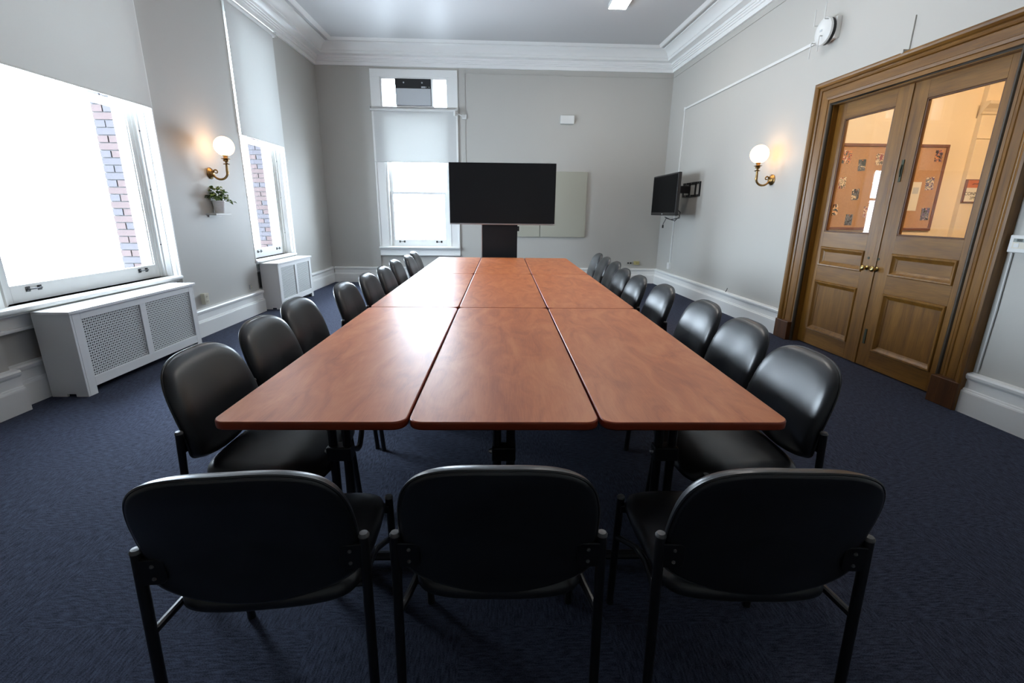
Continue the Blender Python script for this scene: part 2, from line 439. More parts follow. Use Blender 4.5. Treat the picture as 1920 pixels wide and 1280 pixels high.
# ------------------------------------------------------------------ windows
def sash_lift(parent, M):
    m = MB()
    for s in (-1, 1):
        m.lathe([(0.0, 0.0), (0.013, 0.0), (0.013, 0.004), (0.006, 0.006), (0.005, 0.022), (0.0, 0.023)], (s * 0.045, 0, 0), 'y', 10)
    m.tube([(-0.045, 0.018, 0), (0, 0.022, 0), (0.045, 0.018, 0)], 0.0045, 8)
    for s in (-1, 1): m.box(s * 0.045 - 0.016, s * 0.045 + 0.016, 0, 0.004, -0.018, 0.018)
    return m.build('sash_lift', 'lever', parent, M=M)

def make_window(name, label, M, a, b, ga, gb, lift_us, zmeet=2.28, zhead=Z_HEAD, splay=True):
    """local frame: x along wall, y away from room (0 = wall face of bay), z up. a,b = bay limits, ga,gb = glass limits"""
    W = thing(name, label, 'window', kind='structure', M=M)
    oa, ob = ga - 0.10, gb + 0.10
    P = lambda nm, m, mat='white', par=W, bev=0.0: m.build(nm, mat, par, bevel=bev)
    # casing: splayed and moulded in the deep bays, flat on the far wall
    if splay:
        yp = -0.083
        for g, e, nm in ((ga, a, -1), (gb, b, 1)):
            f = lambda t: g + nm * t
            t1 = abs(e - g)
            pr = [(0.045, 0.12), (0.045, 0.045), (0.072, 0.043), (0.075, 0.020), (0.092, 0.018), (0.096, 0.006), (t1 * 0.62 + 0.02, -0.022), (t1 * 0.62 + 0.026, -0.012),
                  (t1 * 0.78, -0.045), (t1 * 0.80, -0.058), (t1 - 0.022, yp + 0.014), (t1 - 0.018, yp - 0.004), (t1 - 0.001, yp - 0.004), (t1 - 0.001, 0.12)]
            P('splayed_casing', MB().prism([(f(t), y) for t, y in pr], 'z', Z_SILL, zhead + 0.1))
            for z in (1.02, 1.55, 2.08):
                P('screw', MB().lathe([(0.0, 0), (0.007, 0), (0.007, 0.003), (0, 0.003)], (f(0.084), 0.0165, z), 'y', 8), 'lever')
    for nm, u0, u1 in () if splay else (('casing', a + 0.003, oa + 0.005), ('casing', ob - 0.005, b - 0.003)):
        m = MB().box(u0, u1, -0.018, 0.0, Z_SILL, zhead + 0.11)
        c = u1 if nm == 'casing' and u0 < ga else u0
        P(nm, m)
        if u0 < ga:
            P('casing_bead', MB().box(u0, u0 + 0.035, -0.036, -0.018, Z_SILL, zhead + 0.11), bev=0.006)
            P('casing_bead', MB().box(u1 - 0.022, u1, -0.026, -0.018, Z_SILL, zhead), bev=0.004)
        else:
            P('casing_bead', MB().box(u1 - 0.035, u1, -0.036, -0.018, Z_SILL, zhead + 0.11), bev=0.006)
            P('casing_bead', MB().box(u0, u0 + 0.022, -0.026, -0.018, Z_SILL, zhead), bev=0.004)
    P('head_casing', MB().box(a + 0.003, b - 0.003, -0.02, 0.0, zhead, zhead + 0.12))
    # box frame
    for u0, u1 in ((oa, oa + 0.045), (ob - 0.045, ob)):
        P('jamb', MB().box(u0, u1, 0.0 if not splay else 0.118, 0.155, Z_SILL, zhead))
        P('outer_frame', MB().box(oa if u0 < ga else ob - 0.07, oa + 0.07 if u0 < ga else ob, 0.155, 0.205, Z_SILL - 0.02, zhead))
    P('head_jamb', MB().box(oa, ob, 0.0, 0.28, zhead - 0.04, zhead))
    P('outer_sill', MB().box(oa, ob, 0.12, 0.40, Z_SILL - 0.06, Z_SILL + 0.005))
    # stool and apron
    P('stool', MB().box(a + 0.002, b - 0.002, -0.105, 0.10, Z_SILL - 0.035, Z_SILL), bev=0.012)
    P('stool', MB().box(a + 0.002, b - 0.002, -0.055, 0.0, Z_SILL - 0.06, Z_SILL - 0.035), bev=0.006)
    P('apron', MB().box(a + 0.004, b - 0.004, -0.02, 0.0, Z_SILL - 0.15, Z_SILL - 0.06))
    P('apron', MB().box(a + 0.004, b - 0.004, -0.04, 0.0, Z_SILL - 0.175, Z_SILL - 0.15), bev=0.006)
    # sashes
    def sash(nm, y0, y1, z0, z1, bot, top):
        S = thing(nm, '', ''); del S['label']; del S['category']; S.parent = W
        so, sb = ga - 0.055, gb + 0.055
        P('stile', MB().box(so, ga, y0, y1, z0, z1), par=S); P('stile', MB().box(gb, sb, y0, y1, z0, z1), par=S)
        P('bottom_rail', MB().box(ga, gb, y0, y1, z0, z0 + bot), par=S, bev=0.003); P('top_rail', MB().box(ga, gb, y0, y1, z1 - top, z1), par=S, bev=0.003)
        P('glazing_bead', MB().box(ga, ga + 0.012, y0 + 0.012, y1 - 0.012, z0 + bot, z1 - top).box(gb - 0.012, gb, y0 + 0.012, y1 - 0.012, z0 + bot, z1 - top), par=S)
        P('pane', MB().box(ga - 0.002, gb + 0.002, (y0 + y1) / 2 - 0.002, (y0 + y1) / 2 + 0.002, z0 + bot - 0.002, z1 - top + 0.002), 'glass', S)
        return S
    lo = sash('lower_sash', 0.055, 0.095, Z_SILL + 0.003, zmeet + 0.03, 0.125, 0.05)
    sash('upper_sash', 0.11, 0.15, zmeet - 0.02, zhead - 0.04, 0.05, 0.06)
    for u in lift_us:
        sash_lift(lo, Matrix.Translation((u, 0.055, 0.79)) @ Matrix.Rotation(PI, 4, 'Z'))
    return W

# left wall windows: local x -> world +y reversed so that local y (away from room) = -x
M_W = Matrix(((0, -1, 0, XB), (1, 0, 0, 0), (0, 0, 1, 0), (0, 0, 0, 1)))
make_window('window_1', 'tall white sash window above the wide radiator cover', M_W, *BAYS[0], (3.53, 4.63))
make_window('window_2', 'narrow white sash window beside the potted plant shelf', M_W, *BAYS[1], (6.89, 7.47))

# far window with transom
def far_window():
    W = make_window('window_3', 'white sash window with transom behind the television', M_B, -2.39, -0.82, -2.105, -1.105, (-1.965, -1.24), zmeet=1.70, zhead=3.08, splay=False)
    P = lambda nm, m, mat='white', bev=0.0: m.build(nm, mat, W, bevel=bev)
    P('transom_bar', MB().box(-2.39, -0.82, -0.02, 0.28, 3.07, 3.19))
    for u0, u1 in ((-2.387, -2.215), (-0.995, -0.823)):
        P('transom_casing', MB().box(u0, u1, -0.02, 0.0, 3.19, 3.69))
    P('transom_head_casing', MB().box(-2.387, -0.823, -0.022, 0.0, 3.685, 3.812), bev=0.006)
    for u0, u1 in ((-2.22, -2.185), (-1.025, -0.99)):
        P('transom_jamb', MB().box(u0, u1, 0.0, 0.28, 3.19, 3.69))
    P('transom_head', MB().box(-2.22, -0.99, 0.0, 0.28, 3.655, 3.69))
    P('transom_mullion', MB().box(-1.29, -1.262, 0.06, 0.1, 3.19, 3.655))
    P('pane', MB().box(-2.185, -1.95, 0.075, 0.08, 3.19, 3.655), 'glass')
    P('pane', MB().box(-1.262, -1.025, 0.075, 0.08, 3.19, 3.655), 'glass')
    return W
far_window()

# roller shades
def roller_shade(label, M, u0, u1, zt, zb, y, mat, r=0.026, chain=False):
    T = thing('roller_shade', label, 'window shade', M=M, group='roller shades at the windows')
    MB().lathe([(0, u0), (r, u0), (r, u1), (0, u1)], (0, y, zt), 'x', 20).build('roller_tube', 'plastic', T, smooth=True)
    for u in (u0 - 0.006, u1 + 0.001):
        MB().box(u, u + 0.005, y - 0.03, y + 0.034, zt - 0.03, zt + 0.045).build('bracket', 'plastic', T)
    MB().box(u0 + 0.012, u1 - 0.012, y + r - 0.003, y + r - 0.001, zb + 0.012, zt).build('fabric', mat, T)
    MB().box(u0 + 0.012, u1 - 0.012, y + r - 0.008, y + r + 0.004, zb, zb + 0.014).build('hem_bar', mat, T, bevel=0.003)
    return T
roller_shade('pale grey roller shade drawn halfway over the wide window', M_W, 2.98, 4.932, 3.79, 2.283, -0.135, 'shade')
roller_shade('pale grey roller shade over the narrow window by the plant shelf', M_W, 6.478, 7.728, 3.79, 2.283, -0.135, 'shade2')
roller_shade('pale roller shade hung below the transom air conditioner', M_B, -2.40, -0.83, 3.14, 2.245, -0.055, 'shade2', 0.024)

# air conditioner in the transom
ac = thing('window_air_conditioner', 'black and grey window air conditioner set in the transom', 'air conditioner', M=M_B)
MB().box(-1.945, -1.30, 0.0, 0.36, 3.215, 3.665).build('case', 'black', ac, bevel=0.006)
MB().box(-1.937, -1.308, -0.012, 0.002, 3.225, 3.505).build('front_panel', 'acgrey', ac, bevel=0.004)
MB().box(-1.945, -1.30, -0.008, 0.002, 3.510, 3.664).build('control_strip', 'black', ac, bevel=0.004)
for u in (-1.79, -1.46): MB().lathe([(0, -0.012), (0.014, -0.012), (0.014, -0.006), (0, -0.006)], (u, 0, 3.60), 'y', 10).build('vane_clip', 'silver', ac)
MB().box(-1.475, -1.40, -0.011, -0.007, 3.515, 3.54).build('badge', 'acgrey', ac)
for u in (-1.385, -1.335): MB().lathe([(0, -0.011), (0.006, -0.011), (0.006, -0.007), (0, -0.007)], (u, 0, 3.53), 'y', 8).build('button', 'plastic', ac)
MB().box(-1.93, -1.25, -0.02, 0.05, 3.186, 3.214).build('mounting_rail', 'white', ac, bevel=0.003)
MB().box(-1.298, -1.268, -0.01, 0.06, 3.2, 3.66).build('side_flange', 'white', ac)

# ------------------------------------------------------------------ double door
M_DOOR = M_R
cs = thing('trim_3', 'broad moulded oak casing around the double door', 'trim', kind='structure', M=M_R)
def casing_sweep(prof, mat, name, smooth=False):
    s0, s1, zz = DS0, DS1, DZ
    def ringpts(wd, d):
        return [(-d, s1 + wd, 0.0), (-d, s1 + wd, zz + wd), (-d, s0 - wd, zz + wd), (-d, s0 - wd, 0.0)]
    vs = []; n = len(prof)
    for wd, d in prof: vs += ringpts(wd, d)
    # split into three lengths so the grain can turn
    out = []
    for k, nm, mt in ((0, name, mat + '_v'), (1, name, mat + '_h'), (2, name, mat + '_v')):
        fs = []; v2 = []
        for i in range(n):
            v2 += [vs[i * 4 + k], vs[i * 4 + k + 1]]
        fs = [(2 * i, 2 * i + 1, 2 * ((i + 1) % n) + 1, 2 * ((i + 1) % n)) for i in range(n)]
        fs += [tuple(2 * i for i in range(n)), tuple(2 * i + 1 for i in range(n))[::-1]]
        out.append(MB().add(v2, fs).build(nm, mt, cs, smooth=smooth, angle=30))
    return out
casing_sweep([(0.0, 0.0), (0.0, 0.022), (0.03, 0.022), (0.034, 0.018), (0.038, 0.026), (0.06, 0.03), (0.066, 0.024), (0.13, 0.028), (0.136, 0.022), (0.14, 0.034),
              (0.155, 0.042), (0.165, 0.04), (0.17, 0.055), (0.185, 0.068), (0.2, 0.072), (0.215, 0.066), (0.22, 0.0)], 'oak', 'casing_board')
for s0, s1 in ((DS1 - 0.002, DS1 + 0.225), (DS0 - 0.215, DS0 + 0.002)):
    MB().box(-0.078, 0.0, s0, s1, 0, 0.21).build('plinth_block', 'oak_dark', cs, bevel=0.006)
# worn dark bead and jamb lining
MB().tube([(-0.012, DS1 - 0.006, 0), (-0.012, DS1 - 0.006, DZ - 0.006), (-0.012, DS0 + 0.006, DZ - 0.006), (-0.012, DS0 + 0.006, 0)], 0.02, 10).build('bead', 'bead', cs, smooth=True)
MB().box(0.0, 0.125, DS1 - 0.025, DS1, 0, DZ).build('jamb', 'oak_v', cs)
MB().box(0.0, 0.125, DS0, DS0 + 0.025, 0, DZ).build('jamb', 'oak_v', cs)
MB().box(0.0, 0.125, DS0, DS1, DZ - 0.02, DZ).build('jamb', 'oak_h', cs)
# leaves: (outer s0, s1, glass s0, s1)
def door_leaf(name, label, s0, s1, g0, g1, knob_s, knob_kind):
    D = thing(name, label, 'door', kind='structure', M=M_R)
    d0, d1 = 0.055, 0.10
    z0, z1 = 0.012, 2.44
    P = lambda nm, m, mat, bev=0.002, par=D: m.build(nm, mat, par, bevel=bev)
    P('stile', MB().box(d0, d1, s0, g0, z0, z1), 'oak_v'); P('stile', MB().box(d0, d1, g1, s1, z0, z1), 'oak_v')
    for a, b in ((z0, 0.172), (0.709, 0.866), (1.06, 1.213), (2.294, z1)):
        P('rail', MB().box(d0, d1, g0, g1, a, b), 'oak_h')
    def molded(a, b, mat='oak_v'):
        # bolection moulding frame + raised field
        w1 = 0.05
        prof = [(0.0, d0 - 0.004), (0.006, d0 - 0.012), (0.018, d0 - 0.010), (0.03, d0 + 0.004), (0.044, d0 + 0.012), (w1, d0 + 0.016), (w1, d0 + 0.03), (0, d0 + 0.03)]
        vs = []
        for q, d in prof:
            vs += [(d, g0 + q, a + q), (d, g1 - q, a + q), (d, g1 - q, b - q), (d, g0 + q, b - q)]
        n = len(prof); fs = []
        for i in range(n):
            j = (i + 1) % n
            for k in range(4): fs.append((i * 4 + k, i * 4 + (k + 1) % 4, j * 4 + (k + 1) % 4, j * 4 + k))
        pn = MB().box(d0 + 0.018, d0 + 0.034, g0 + 0.01, g1 - 0.01, a + 0.01, b - 0.01)
        po = P('panel', pn, mat)
        MB().add(vs, fs).build('panel_moulding', 'oak_dark' if False else 'oak_v', po, smooth=True, angle=30)
        return po
    molded(0.172, 0.709); molded(0.866, 1.06, 'oak_h')
    # glazing
    P('pane', MB().box(d0 + 0.026, d0 + 0.030, g0, g1, 1.213, 2.294), 'doorglass', 0)
    for a, b, c, d in ((g0, g0 + 0.012, 1.213, 2.294), (g1 - 0.012, g1, 1.213, 2.294), (g0, g1, 1.213, 1.225), (g0, g1, 2.282, 2.294)):
        P('glazing_bead', MB().box(d0 + 0.004, d0 + 0.024, a, b, c, d), 'oak_dark', 0.002)
    # knob
    K = MB().lathe([(0, -0.058), (0.014, -0.057), (0.024, -0.050), (0.027, -0.040), (0.022, -0.030), (0.011, -0.024), (0.009, -0.010), (0.014, -0.006), (0.022, -0.004), (0.022, 0.0), (0, 0.0)], (d0, knob_s, 0.91), 'x', 18)
    ko = P('knob', K, 'brass', 0); ko.data.polygons.foreach_set('use_smooth', [True] * len(ko.data.polygons))
    P('keyhole', MB().lathe([(0, -0.003), (0.011, -0.003), (0.012, 0), (0, 0)], (d0, knob_s, 1.0), 'x', 10), 'greenbrass', 0)
    return D
d1_ = door_leaf('door_1', 'oak door leaf with the glass pane over the cork board', 4.252, 5.075, 4.377, 4.96, 4.318, 0)
d2_ = door_leaf('door_2', 'oak door leaf with glass pane over the framed sign', 3.365, 4.248, 3.48, 4.074, 4.205, 1)
MB().box(0.046, 0.056, 4.215, 4.262, 0.012, 2.44).build('astragal', 'oak_v', d2_, bevel=0.004)
MB().box(0.048, 0.056, 4.155, 4.180, 1.66, 1.84).build('escutcheon', 'greenbrass', d2_, bevel=0.003)
MB().tube([(0.045, 4.167, 1.70), (0.038, 4.167, 1.75), (0.045, 4.167, 1.80)], 0.006, 8).build('flush_bolt', 'greenbrass', d2_)
MB().box(0.048, 0.056, 4.155, 4.180, 0.22, 0.36).build('escutcheon', 'greenbrass', d2_, bevel=0.003)

# ------------------------------------------------------------------ corridor behind the door
YC = 5.62
tag(MB().box(3.62, 8.6, YC, YC + 0.15, 0, 3.4).build('wall_corridor_end', 'corr'), 'cream corridor wall seen through the door glass', 'wall', kind='structure')
tag(MB().box(3.75, 8.6, 1.0, 1.15, 0, 3.4).build('wall_corridor_near', 'corr'), 'cream corridor wall opposite the cork board', 'wall', kind='structure')
tag(MB().box(8.45, 8.6, 1.15, YC, 0, 3.4).build('wall_corridor_side', 'corr'), 'cream wall at the corridor far side', 'wall', kind='structure')
tag(MB().box(3.7, 8.6, 1.0, YC + 0.1, 3.3, 3.4).build('ceiling_corridor', 'corr'), 'cream corridor ceiling', 'ceiling', kind='structure')
tag(MB().box(4.2, 8.6, 1.0, YC + 0.1, -0.1, 0.0).build('floor_corridor', 'carpet'), 'dark carpet of the corridor floor', 'floor', kind='structure')
pl = thing('trim_4', 'cream pilaster with moulded cap beyond the door glass', 'trim', kind='structure')
PX0 = 5.33
MB().box(PX0, 6.5, YC - 0.06, YC, 0, 3.3).build('shaft', 'corr', pl, bevel=0.004)
MB().prism([(YC - 0.06, 2.47), (YC - 0.075, 2.48), (YC - 0.08, 2.50), (YC - 0.10, 2.53), (YC - 0.14, 2.57), (YC - 0.15, 2.60), (YC - 0.06, 2.60)], 'x', PX0 - 0.03, 6.5).build('cap_moulding', 'corr', pl)
MB().box(PX0 - 0.005, 6.5, YC - 0.07, YC - 0.06, 2.225, 2.24).build('necking', 'corr', pl)
# lamp that lights the corridor
cl = thing('corridor_ceiling_lamp', 'warm opal lamp on the corridor ceiling behind the door', 'lamp', (4.9, 3.5, 3.3))
MB().lathe([(0, -0.12), (0.08, -0.11), (0.14, -0.07), (0.16, -0.02), (0, -0.02)], n=24).build('opal_bowl', 'corr_lamp', cl, smooth=True)
MB().lathe([(0, -0.022), (0.17, -0.022), (0.17, 0.0), (0, 0.0)], n=24).build('ceiling_plate', 'brass', cl, smooth=True)
# cork board with frame
cb = thing('cork_notice_board', 'brown framed cork notice board seen through the door glass', 'notice board', (4.46, YC, 1.69))
BW2, BH2 = 0.625, 0.475
MB().box(-BW2, BW2, -0.012, 0, -BH2, BH2).build('cork_sheet', 'cork', cb)
for x0, x1, z0, z1 in ((-BW2, BW2, BH2 - 0.03, BH2), (-BW2, BW2, -BH2, -BH2 + 0.03), (-BW2, -BW2 + 0.03, -BH2 + 0.03, BH2 - 0.03), (BW2 - 0.03, BW2, -BH2 + 0.03, BH2 - 0.03)):
    MB().box(x0, x1, -0.025, 0.0, z0, z1).build('frame_rail', 'corkframe', cb, bevel=0.004)

def photo_mat(i, cols):
    m, nt, b = newmat('photo_print_%d' % i)
    tc = N(nt, 'ShaderNodeTexCoord'); vo = N(nt, 'ShaderNodeTexNoise'); vo.inputs['Scale'].default_value = 26; vo.inputs['Detail'].default_value = 4; vo.inputs['Distortion'].default_value = 0.8
    ad = N(nt, 'ShaderNodeVectorMath', operation='ADD'); ad.inputs[1].default_value = (i * 3.1, i * 1.7, i * 2.3)
    nt.links.new(tc.outputs['Object'], ad.inputs[0]); nt.links.new(ad.outputs[0], vo.inputs['Vector'])
    cr = N(nt, 'ShaderNodeValToRGB'); cr.color_ramp.interpolation = 'CONSTANT'
    cr.color_ramp.elements[0].position = 0.0; cr.color_ramp.elements[0].color = cols[0]
    cr.color_ramp.elements[1].position = 0.44; cr.color_ramp.elements[1].color = cols[1]
    e = cr.color_ramp.elements.new(0.51); e.color = cols[2]
    e = cr.color_ramp.elements.new(0.58); e.color = cols[3]
    nt.links.new(vo.outputs['Fac'], cr.inputs['Fac']); nt.links.new(cr.outputs['Color'], b.inputs['Base Color'])
    b.inputs['Roughness'].default_value = 0.4
    return m
CRM, TEAL, RED, DK, OR, GY, VI = lin(225, 205, 170), lin(60, 72, 74), lin(130, 50, 50), lin(30, 28, 30), lin(210, 140, 80), lin(120, 120, 125), lin(90, 70, 110)
PH = [  # pixel-derived board positions (x, z) and look
    (3.925, 2.020, 0, (TEAL, OR, RED, CRM), 'photo print of orange and teal shapes at the cork board upper corner', 3),
    (4.115, 1.935, 1, (TEAL, GY, TEAL, CRM), 'photo print with grey green top half and cream base on the cork board', -4),
    (4.305, 2.000, 2, (RED, CRM, DK, CRM), 'cream photo print with dark red spots on the cork board', -3),
    (3.925, 1.740, 3, (RED, CRM, DK, CRM), 'cream photo print with one tall dark figure on the cork board', -3),
    (4.105, 1.615, 4, (DK, GY, DK, CRM), 'very dark photo print in the middle of the cork board', -3),
    (3.890, 1.440, 5, (DK, DK, CRM, OR), 'photo print half navy and half peach low on the cork board', -5),
    (4.085, 1.330, 6, (GY, DK, GY, TEAL), 'grey mosaic like photo print at the foot of the cork board', 0),
    (4.285, 1.420, 7, (VI, CRM, RED, CRM), 'photo print of a violet and red blot on cream', -3),
    (4.985, 2.045, 8, (DK, VI, OR, DK), 'dark photo print with an orange band by the board frame', -2),
    (4.955, 1.745, 9, (GY, CRM, VI, GY), 'pale grey and violet photo print beside the board frame', -6),
    (4.985, 1.405, 10, (DK, GY, VI, CRM), 'dark violet photo print low beside the board frame', -3),
]
for x, z, i, cols, lab, rot in PH:
    pw, ph = 0.042, 0.062
    if i in (0, 9, 10): pw, ph = 0.048, 0.07
    T = thing('photo_print', lab, 'photo', (x, YC - 0.0125, z), group='photo prints on the cork board'); T.rotation_euler = (0, math.radians(rot), 0)
    MB().box(-pw, pw, -0.002, 0, -ph, ph).build('print', photo_mat(i, cols), T)
    MB().lathe([(0, -0.012), (0.005, -0.011), (0.004, -0.003), (0.006, -0.002), (0, -0.002)], (0, 0, ph - 0.012), 'y', 8).build('pin', 'orange', T)
nb = thing('notepad', 'cream paper pad pinned beside the door stile on the cork board', 'notepad', (4.46, YC - 0.012, 1.665))
MB().box(-0.06, 0.07, -0.02, 0, -0.12, 0.11).build('pad', 'paper', nb, bevel=0.002); MB().box(-0.035, 0.06, -0.0215, -0.02, -0.085, -0.05).build('printed_band', 'orange', nb)
lf = thing('pinned_leaflet', 'tall pale leaflet pinned on the cork board seen in the wider door pane', 'leaflet', (4.80, YC - 0.012, 1.60))
MB().box(-0.05, 0.06, -0.004, 0, -0.16, 0.16).build('sheet', 'paper', lf); MB().box(-0.03, 0.04, -0.005, -0.004, 0.03, 0.1).build('printed_patch', 'acgrey', lf)

# framed sign
sg = thing('framed_sign', 'brown framed room sign with orange header beyond the door', 'sign', (5.50, YC - 0.06, 1.665))
MB().box(-0.175, 0.175, -0.018, 0, -0.128, 0.128).build('frame', 'corkframe', sg, bevel=0.003)
MB().box(-0.155, 0.163, -0.021, -0.018, -0.116, 0.035).build('card', 'paper', sg)
MB().box(-0.155, 0.163, -0.021, -0.018, 0.035, 0.118).build('header', 'orange', sg)
def text(body, size, loc, rot, mat, parent, extrude=0.0008, M=None):
    c = bpy.data.curves.new('lettering', 'FONT'); c.body = body; c.size = size; c.align_x = 'CENTER'; c.align_y = 'CENTER'; c.extrude = extrude
    o = bpy.data.objects.new('lettering', c); COL.objects.link(o)
    dg = bpy.context.evaluated_depsgraph_get(); me = bpy.data.meshes.new_from_object(o.evaluated_get(dg))
    bpy.data.objects.remove(o); bpy.data.curves.remove(c)
    me.materials.clear(); me.materials.append(MT[mat])
    ob = bpy.data.objects.new('lettering', me); COL.objects.link(ob); ob.parent = parent
    ob.location = loc; ob.rotation_euler = rot
    return ob
text('CONNA', 0.05, (-0.075, -0.0215, -0.03), (PI / 2, 0, 0), 'ink', sg)
text('2PM', 0.045, (-0.055, -0.0215, -0.078), (PI / 2, 0, 0), 'ink', sg)
MB().tube([(-0.10, -0.0215, 0.07), (-0.08, -0.0215, 0.082), (-0.05, -0.0215, 0.078), (-0.03, -0.0215, 0.086)], 0.004, 6).build('header_mark', 'corkframe', sg)

# ------------------------------------------------------------------ radiator covers
def grille_mesh(w_, h_, pitch, hole):
    """flat sheet in the yz plane with round holes"""
    nx, nz = max(2, round(w_ / pitch)), max(2, round(h_ / pitch))
    px, pz = w_ / nx, h_ / nz
    m = MB(); K = 8
    for i in range(nx):
        for j in range(nz):
            cx, cz = (i + .5) * px, (j + .5) * pz
            rx = hole * (1.0 if (i + j) % 2 else 0.72)
            sq = [(1, 0), (1, 1), (0, 1), (-1, 1), (-1, 0), (-1, -1), (0, -1), (1, -1)]
            outer = [(0, cx + a * px / 2, cz + b * pz / 2) for a, b in sq]
            inner = [(0, cx + rx * math.cos(2 * PI * k / K), cz + rx * math.sin(2 * PI * k / K)) for k in range(K)]
            m.add(outer + inner, [(k, (k + 1) % K, K + (k + 1) % K, K + k) for k in range(K)])
    return m
def radiator_cover(label, y0, y1, xf, h, group):
    xb = XB + 0.052 if False else -3.37
    T = thing('radiator_cover', label, 'radiator cover', group=group)
    L = y1 - y0; t = 0.018; foot = 0.06
    P = lambda nm, m, mat='radwhite', bev=0.002: m.build(nm, mat, T, bevel=bev)
    P('top_board', MB().box(xb + 0.02, xf + 0.018, y0 - 0.02, y1 + 0.02, h - 0.022, h), bev=0.003)
    hb = h - 0.022
    for ys in (y0, y1 - t):        # side panel with a notch in the foot
        xm0, xm1 = xb + (xf - xb) * 0.42, xb + (xf - xb) * 0.66
        P('side_panel', MB().prism([(xb, 0), (xm0, 0), (xm0, 0.022), (xm1, 0.022), (xm1, 0), (xf, 0), (xf, hb), (xb, hb)], 'y', ys, ys + t))
    g = [(y0 + 0.085, (y0 + y1) / 2 - 0.032), ((y0 + y1) / 2 + 0.032, y1 - 0.07)]
    zg0, zg1 = 0.135, hb - 0.055
    # front frame
    P('front_stile', MB().box(xf - t, xf + 0.001, y0 + t, g[0][0], 0, hb)); P('front_stile', MB().box(xf - t, xf + 0.001, g[1][1], y1 - t, 0, hb))
    P('centre_stile', MB().box(xf - t, xf + 0.001, g[0][1], g[1][0], zg0, zg1))
    P('front_rail', MB().box(xf - t, xf + 0.001, g[0][0], g[1][1], zg1, hb)); P('front_rail', MB().box(xf - t, xf + 0.001, g[0][0], g[1][1], foot, zg0))
    for a, b in g:
        o = grille_mesh(b - a + 0.01, zg1 - zg0 + 0.01, 0.0185, 0.0072).build('grille', 'grille', T)
        o.location = (xf - 0.010, a - 0.005, zg0 - 0.005)
    P('shadow_sheet', MB().box(xf - 0.05, xf - 0.046, y0 + 0.03, y1 - 0.03, 0.07, hb - 0.02), 'capgrey', 0)  # dark sheet added behind the holes, standing in for shade inside the cover
    return T
radiator_cover('wide white radiator cover with perforated panels under the larger window', 3.335, 4.72, -3.10, 0.655, 'radiator covers')
radiator_cover('small white radiator cover under the narrow window near the corner', 6.60, 7.74, -3.12, 0.655, 'radiator covers')

# ------------------------------------------------------------------ tables
TX, TY, TW, TL, TH = -0.9131, 1.3444, 0.6155, 1.8308, 0.737
def rrect(w_, l_, r, n=6):
    pts = []
    for cx, cy, a0 in ((w_ / 2 - r, l_ / 2 - r, 0), (-w_ / 2 + r, l_ / 2 - r, 90), (-w_ / 2 + r, -l_ / 2 + r, 180), (w_ / 2 - r, -l_ / 2 + r, 270)):
        for k in range(n + 1):
            a = math.radians(a0 + 90 * k / n); pts.append((cx + r * math.cos(a), cy + r * math.sin(a)))
    return pts
def make_table():
    T = thing('folding_table', 'x', 'table', group='cherry laminate tables pushed together')
    w_, l_ = 0.609, 1.824
    def slab(o_, z0, z1): return MB().prism(rrect(w_ - 2 * o_, l_ - 2 * o_, 0.045 - o_), 'z', z0, z1)
    slab(0.0035, TH - 0.006, TH).build('tabletop', 'table', T, bevel=0.0008)
    # rounded edge band
    pr = [(0.004, TH - 0.0004), (0.0015, TH - 0.0015), (0.0003, TH - 0.004), (0, TH - 0.008), (0, TH - 0.022), (0.0008, TH - 0.026), (0.004, TH - 0.0285)]
    vs = []; n = len(rrect(w_, l_, 0.045))
    for o_, z in pr: vs += [(x, y, z) for x, y in rrect(w_ - 2 * o_, l_ - 2 * o_, 0.045 - o_)]
    fs = [(i * n + k, i * n + (k + 1) % n, (i + 1) * n + (k + 1) % n, (i + 1) * n + k) for i in range(len(pr) - 1) for k in range(n)]
    fs.append(tuple(range((len(pr) - 1) * n, len(pr) * n)))
    MB().add(vs, fs).build('edge_band', 'tedge', T, smooth=True, angle=50)
    slab(0.006, TH - 0.0284, TH - 0.0065).build('core_board', 'tunder', T)
    for s in (-1, 1):
        ye = s * 0.66
        for dx in (-0.026, 0.026):
            MB().tube([(dx, ye, 0.045), (dx, ye, TH - 0.03)], 0.017, 10).build('leg', 'frame', T, smooth=True)
        m = MB().tube([(-0.24, ye, 0.03), (-0.235, ye, 0.03), (0.235, ye, 0.03), (0.24, ye, 0.03)], [0.014, 0.019, 0.019, 0.014], 10); m.build('foot_bar', 'frame', T, smooth=True)
        for dx in (-0.215, 0.215): MB().lathe([(0, 0), (0.016, 0), (0.016, 0.006), (0.01, 0.014), (0, 0.014)], (dx, ye, 0), 'z', 10).build('glide', 'black', T)
        b = MB().box(-0.045, 0.045, ye - 0.027, ye + 0.027, 0.47, 0.525).build('bracket', 'frame', T, bevel=0.004)
        MB().lathe([(0, -0.058), (0.006, -0.058), (0.006, -0.052), (0.011, -0.052), (0.011, -0.045), (0, -0.045)], (0, ye, 0.50), 'x', 8).build('bolt', 'silver', b)
        MB().tube([(0.03, ye - s * 0.02, 0.50), (0.03, ye - s * 0.10, 0.455), (0.03, ye - s * 0.125, 0.452), (0.03, ye - s * 0.14, 0.462), (0.03, ye - s * 0.34, TH - 0.035)], 0.011, 8).build('brace', 'frame', T, smooth=True)
        MB().box(-0.2, 0.2, ye - 0.03, ye + 0.03, TH - 0.036, TH - 0.028).build('mounting_plate', 'frame', T)
    return T
tab0 = make_table()
colnm = ['window side row', 'middle row', 'door side row']
rownm = ['at the end with three chairs', 'halfway along', 'at the television end']
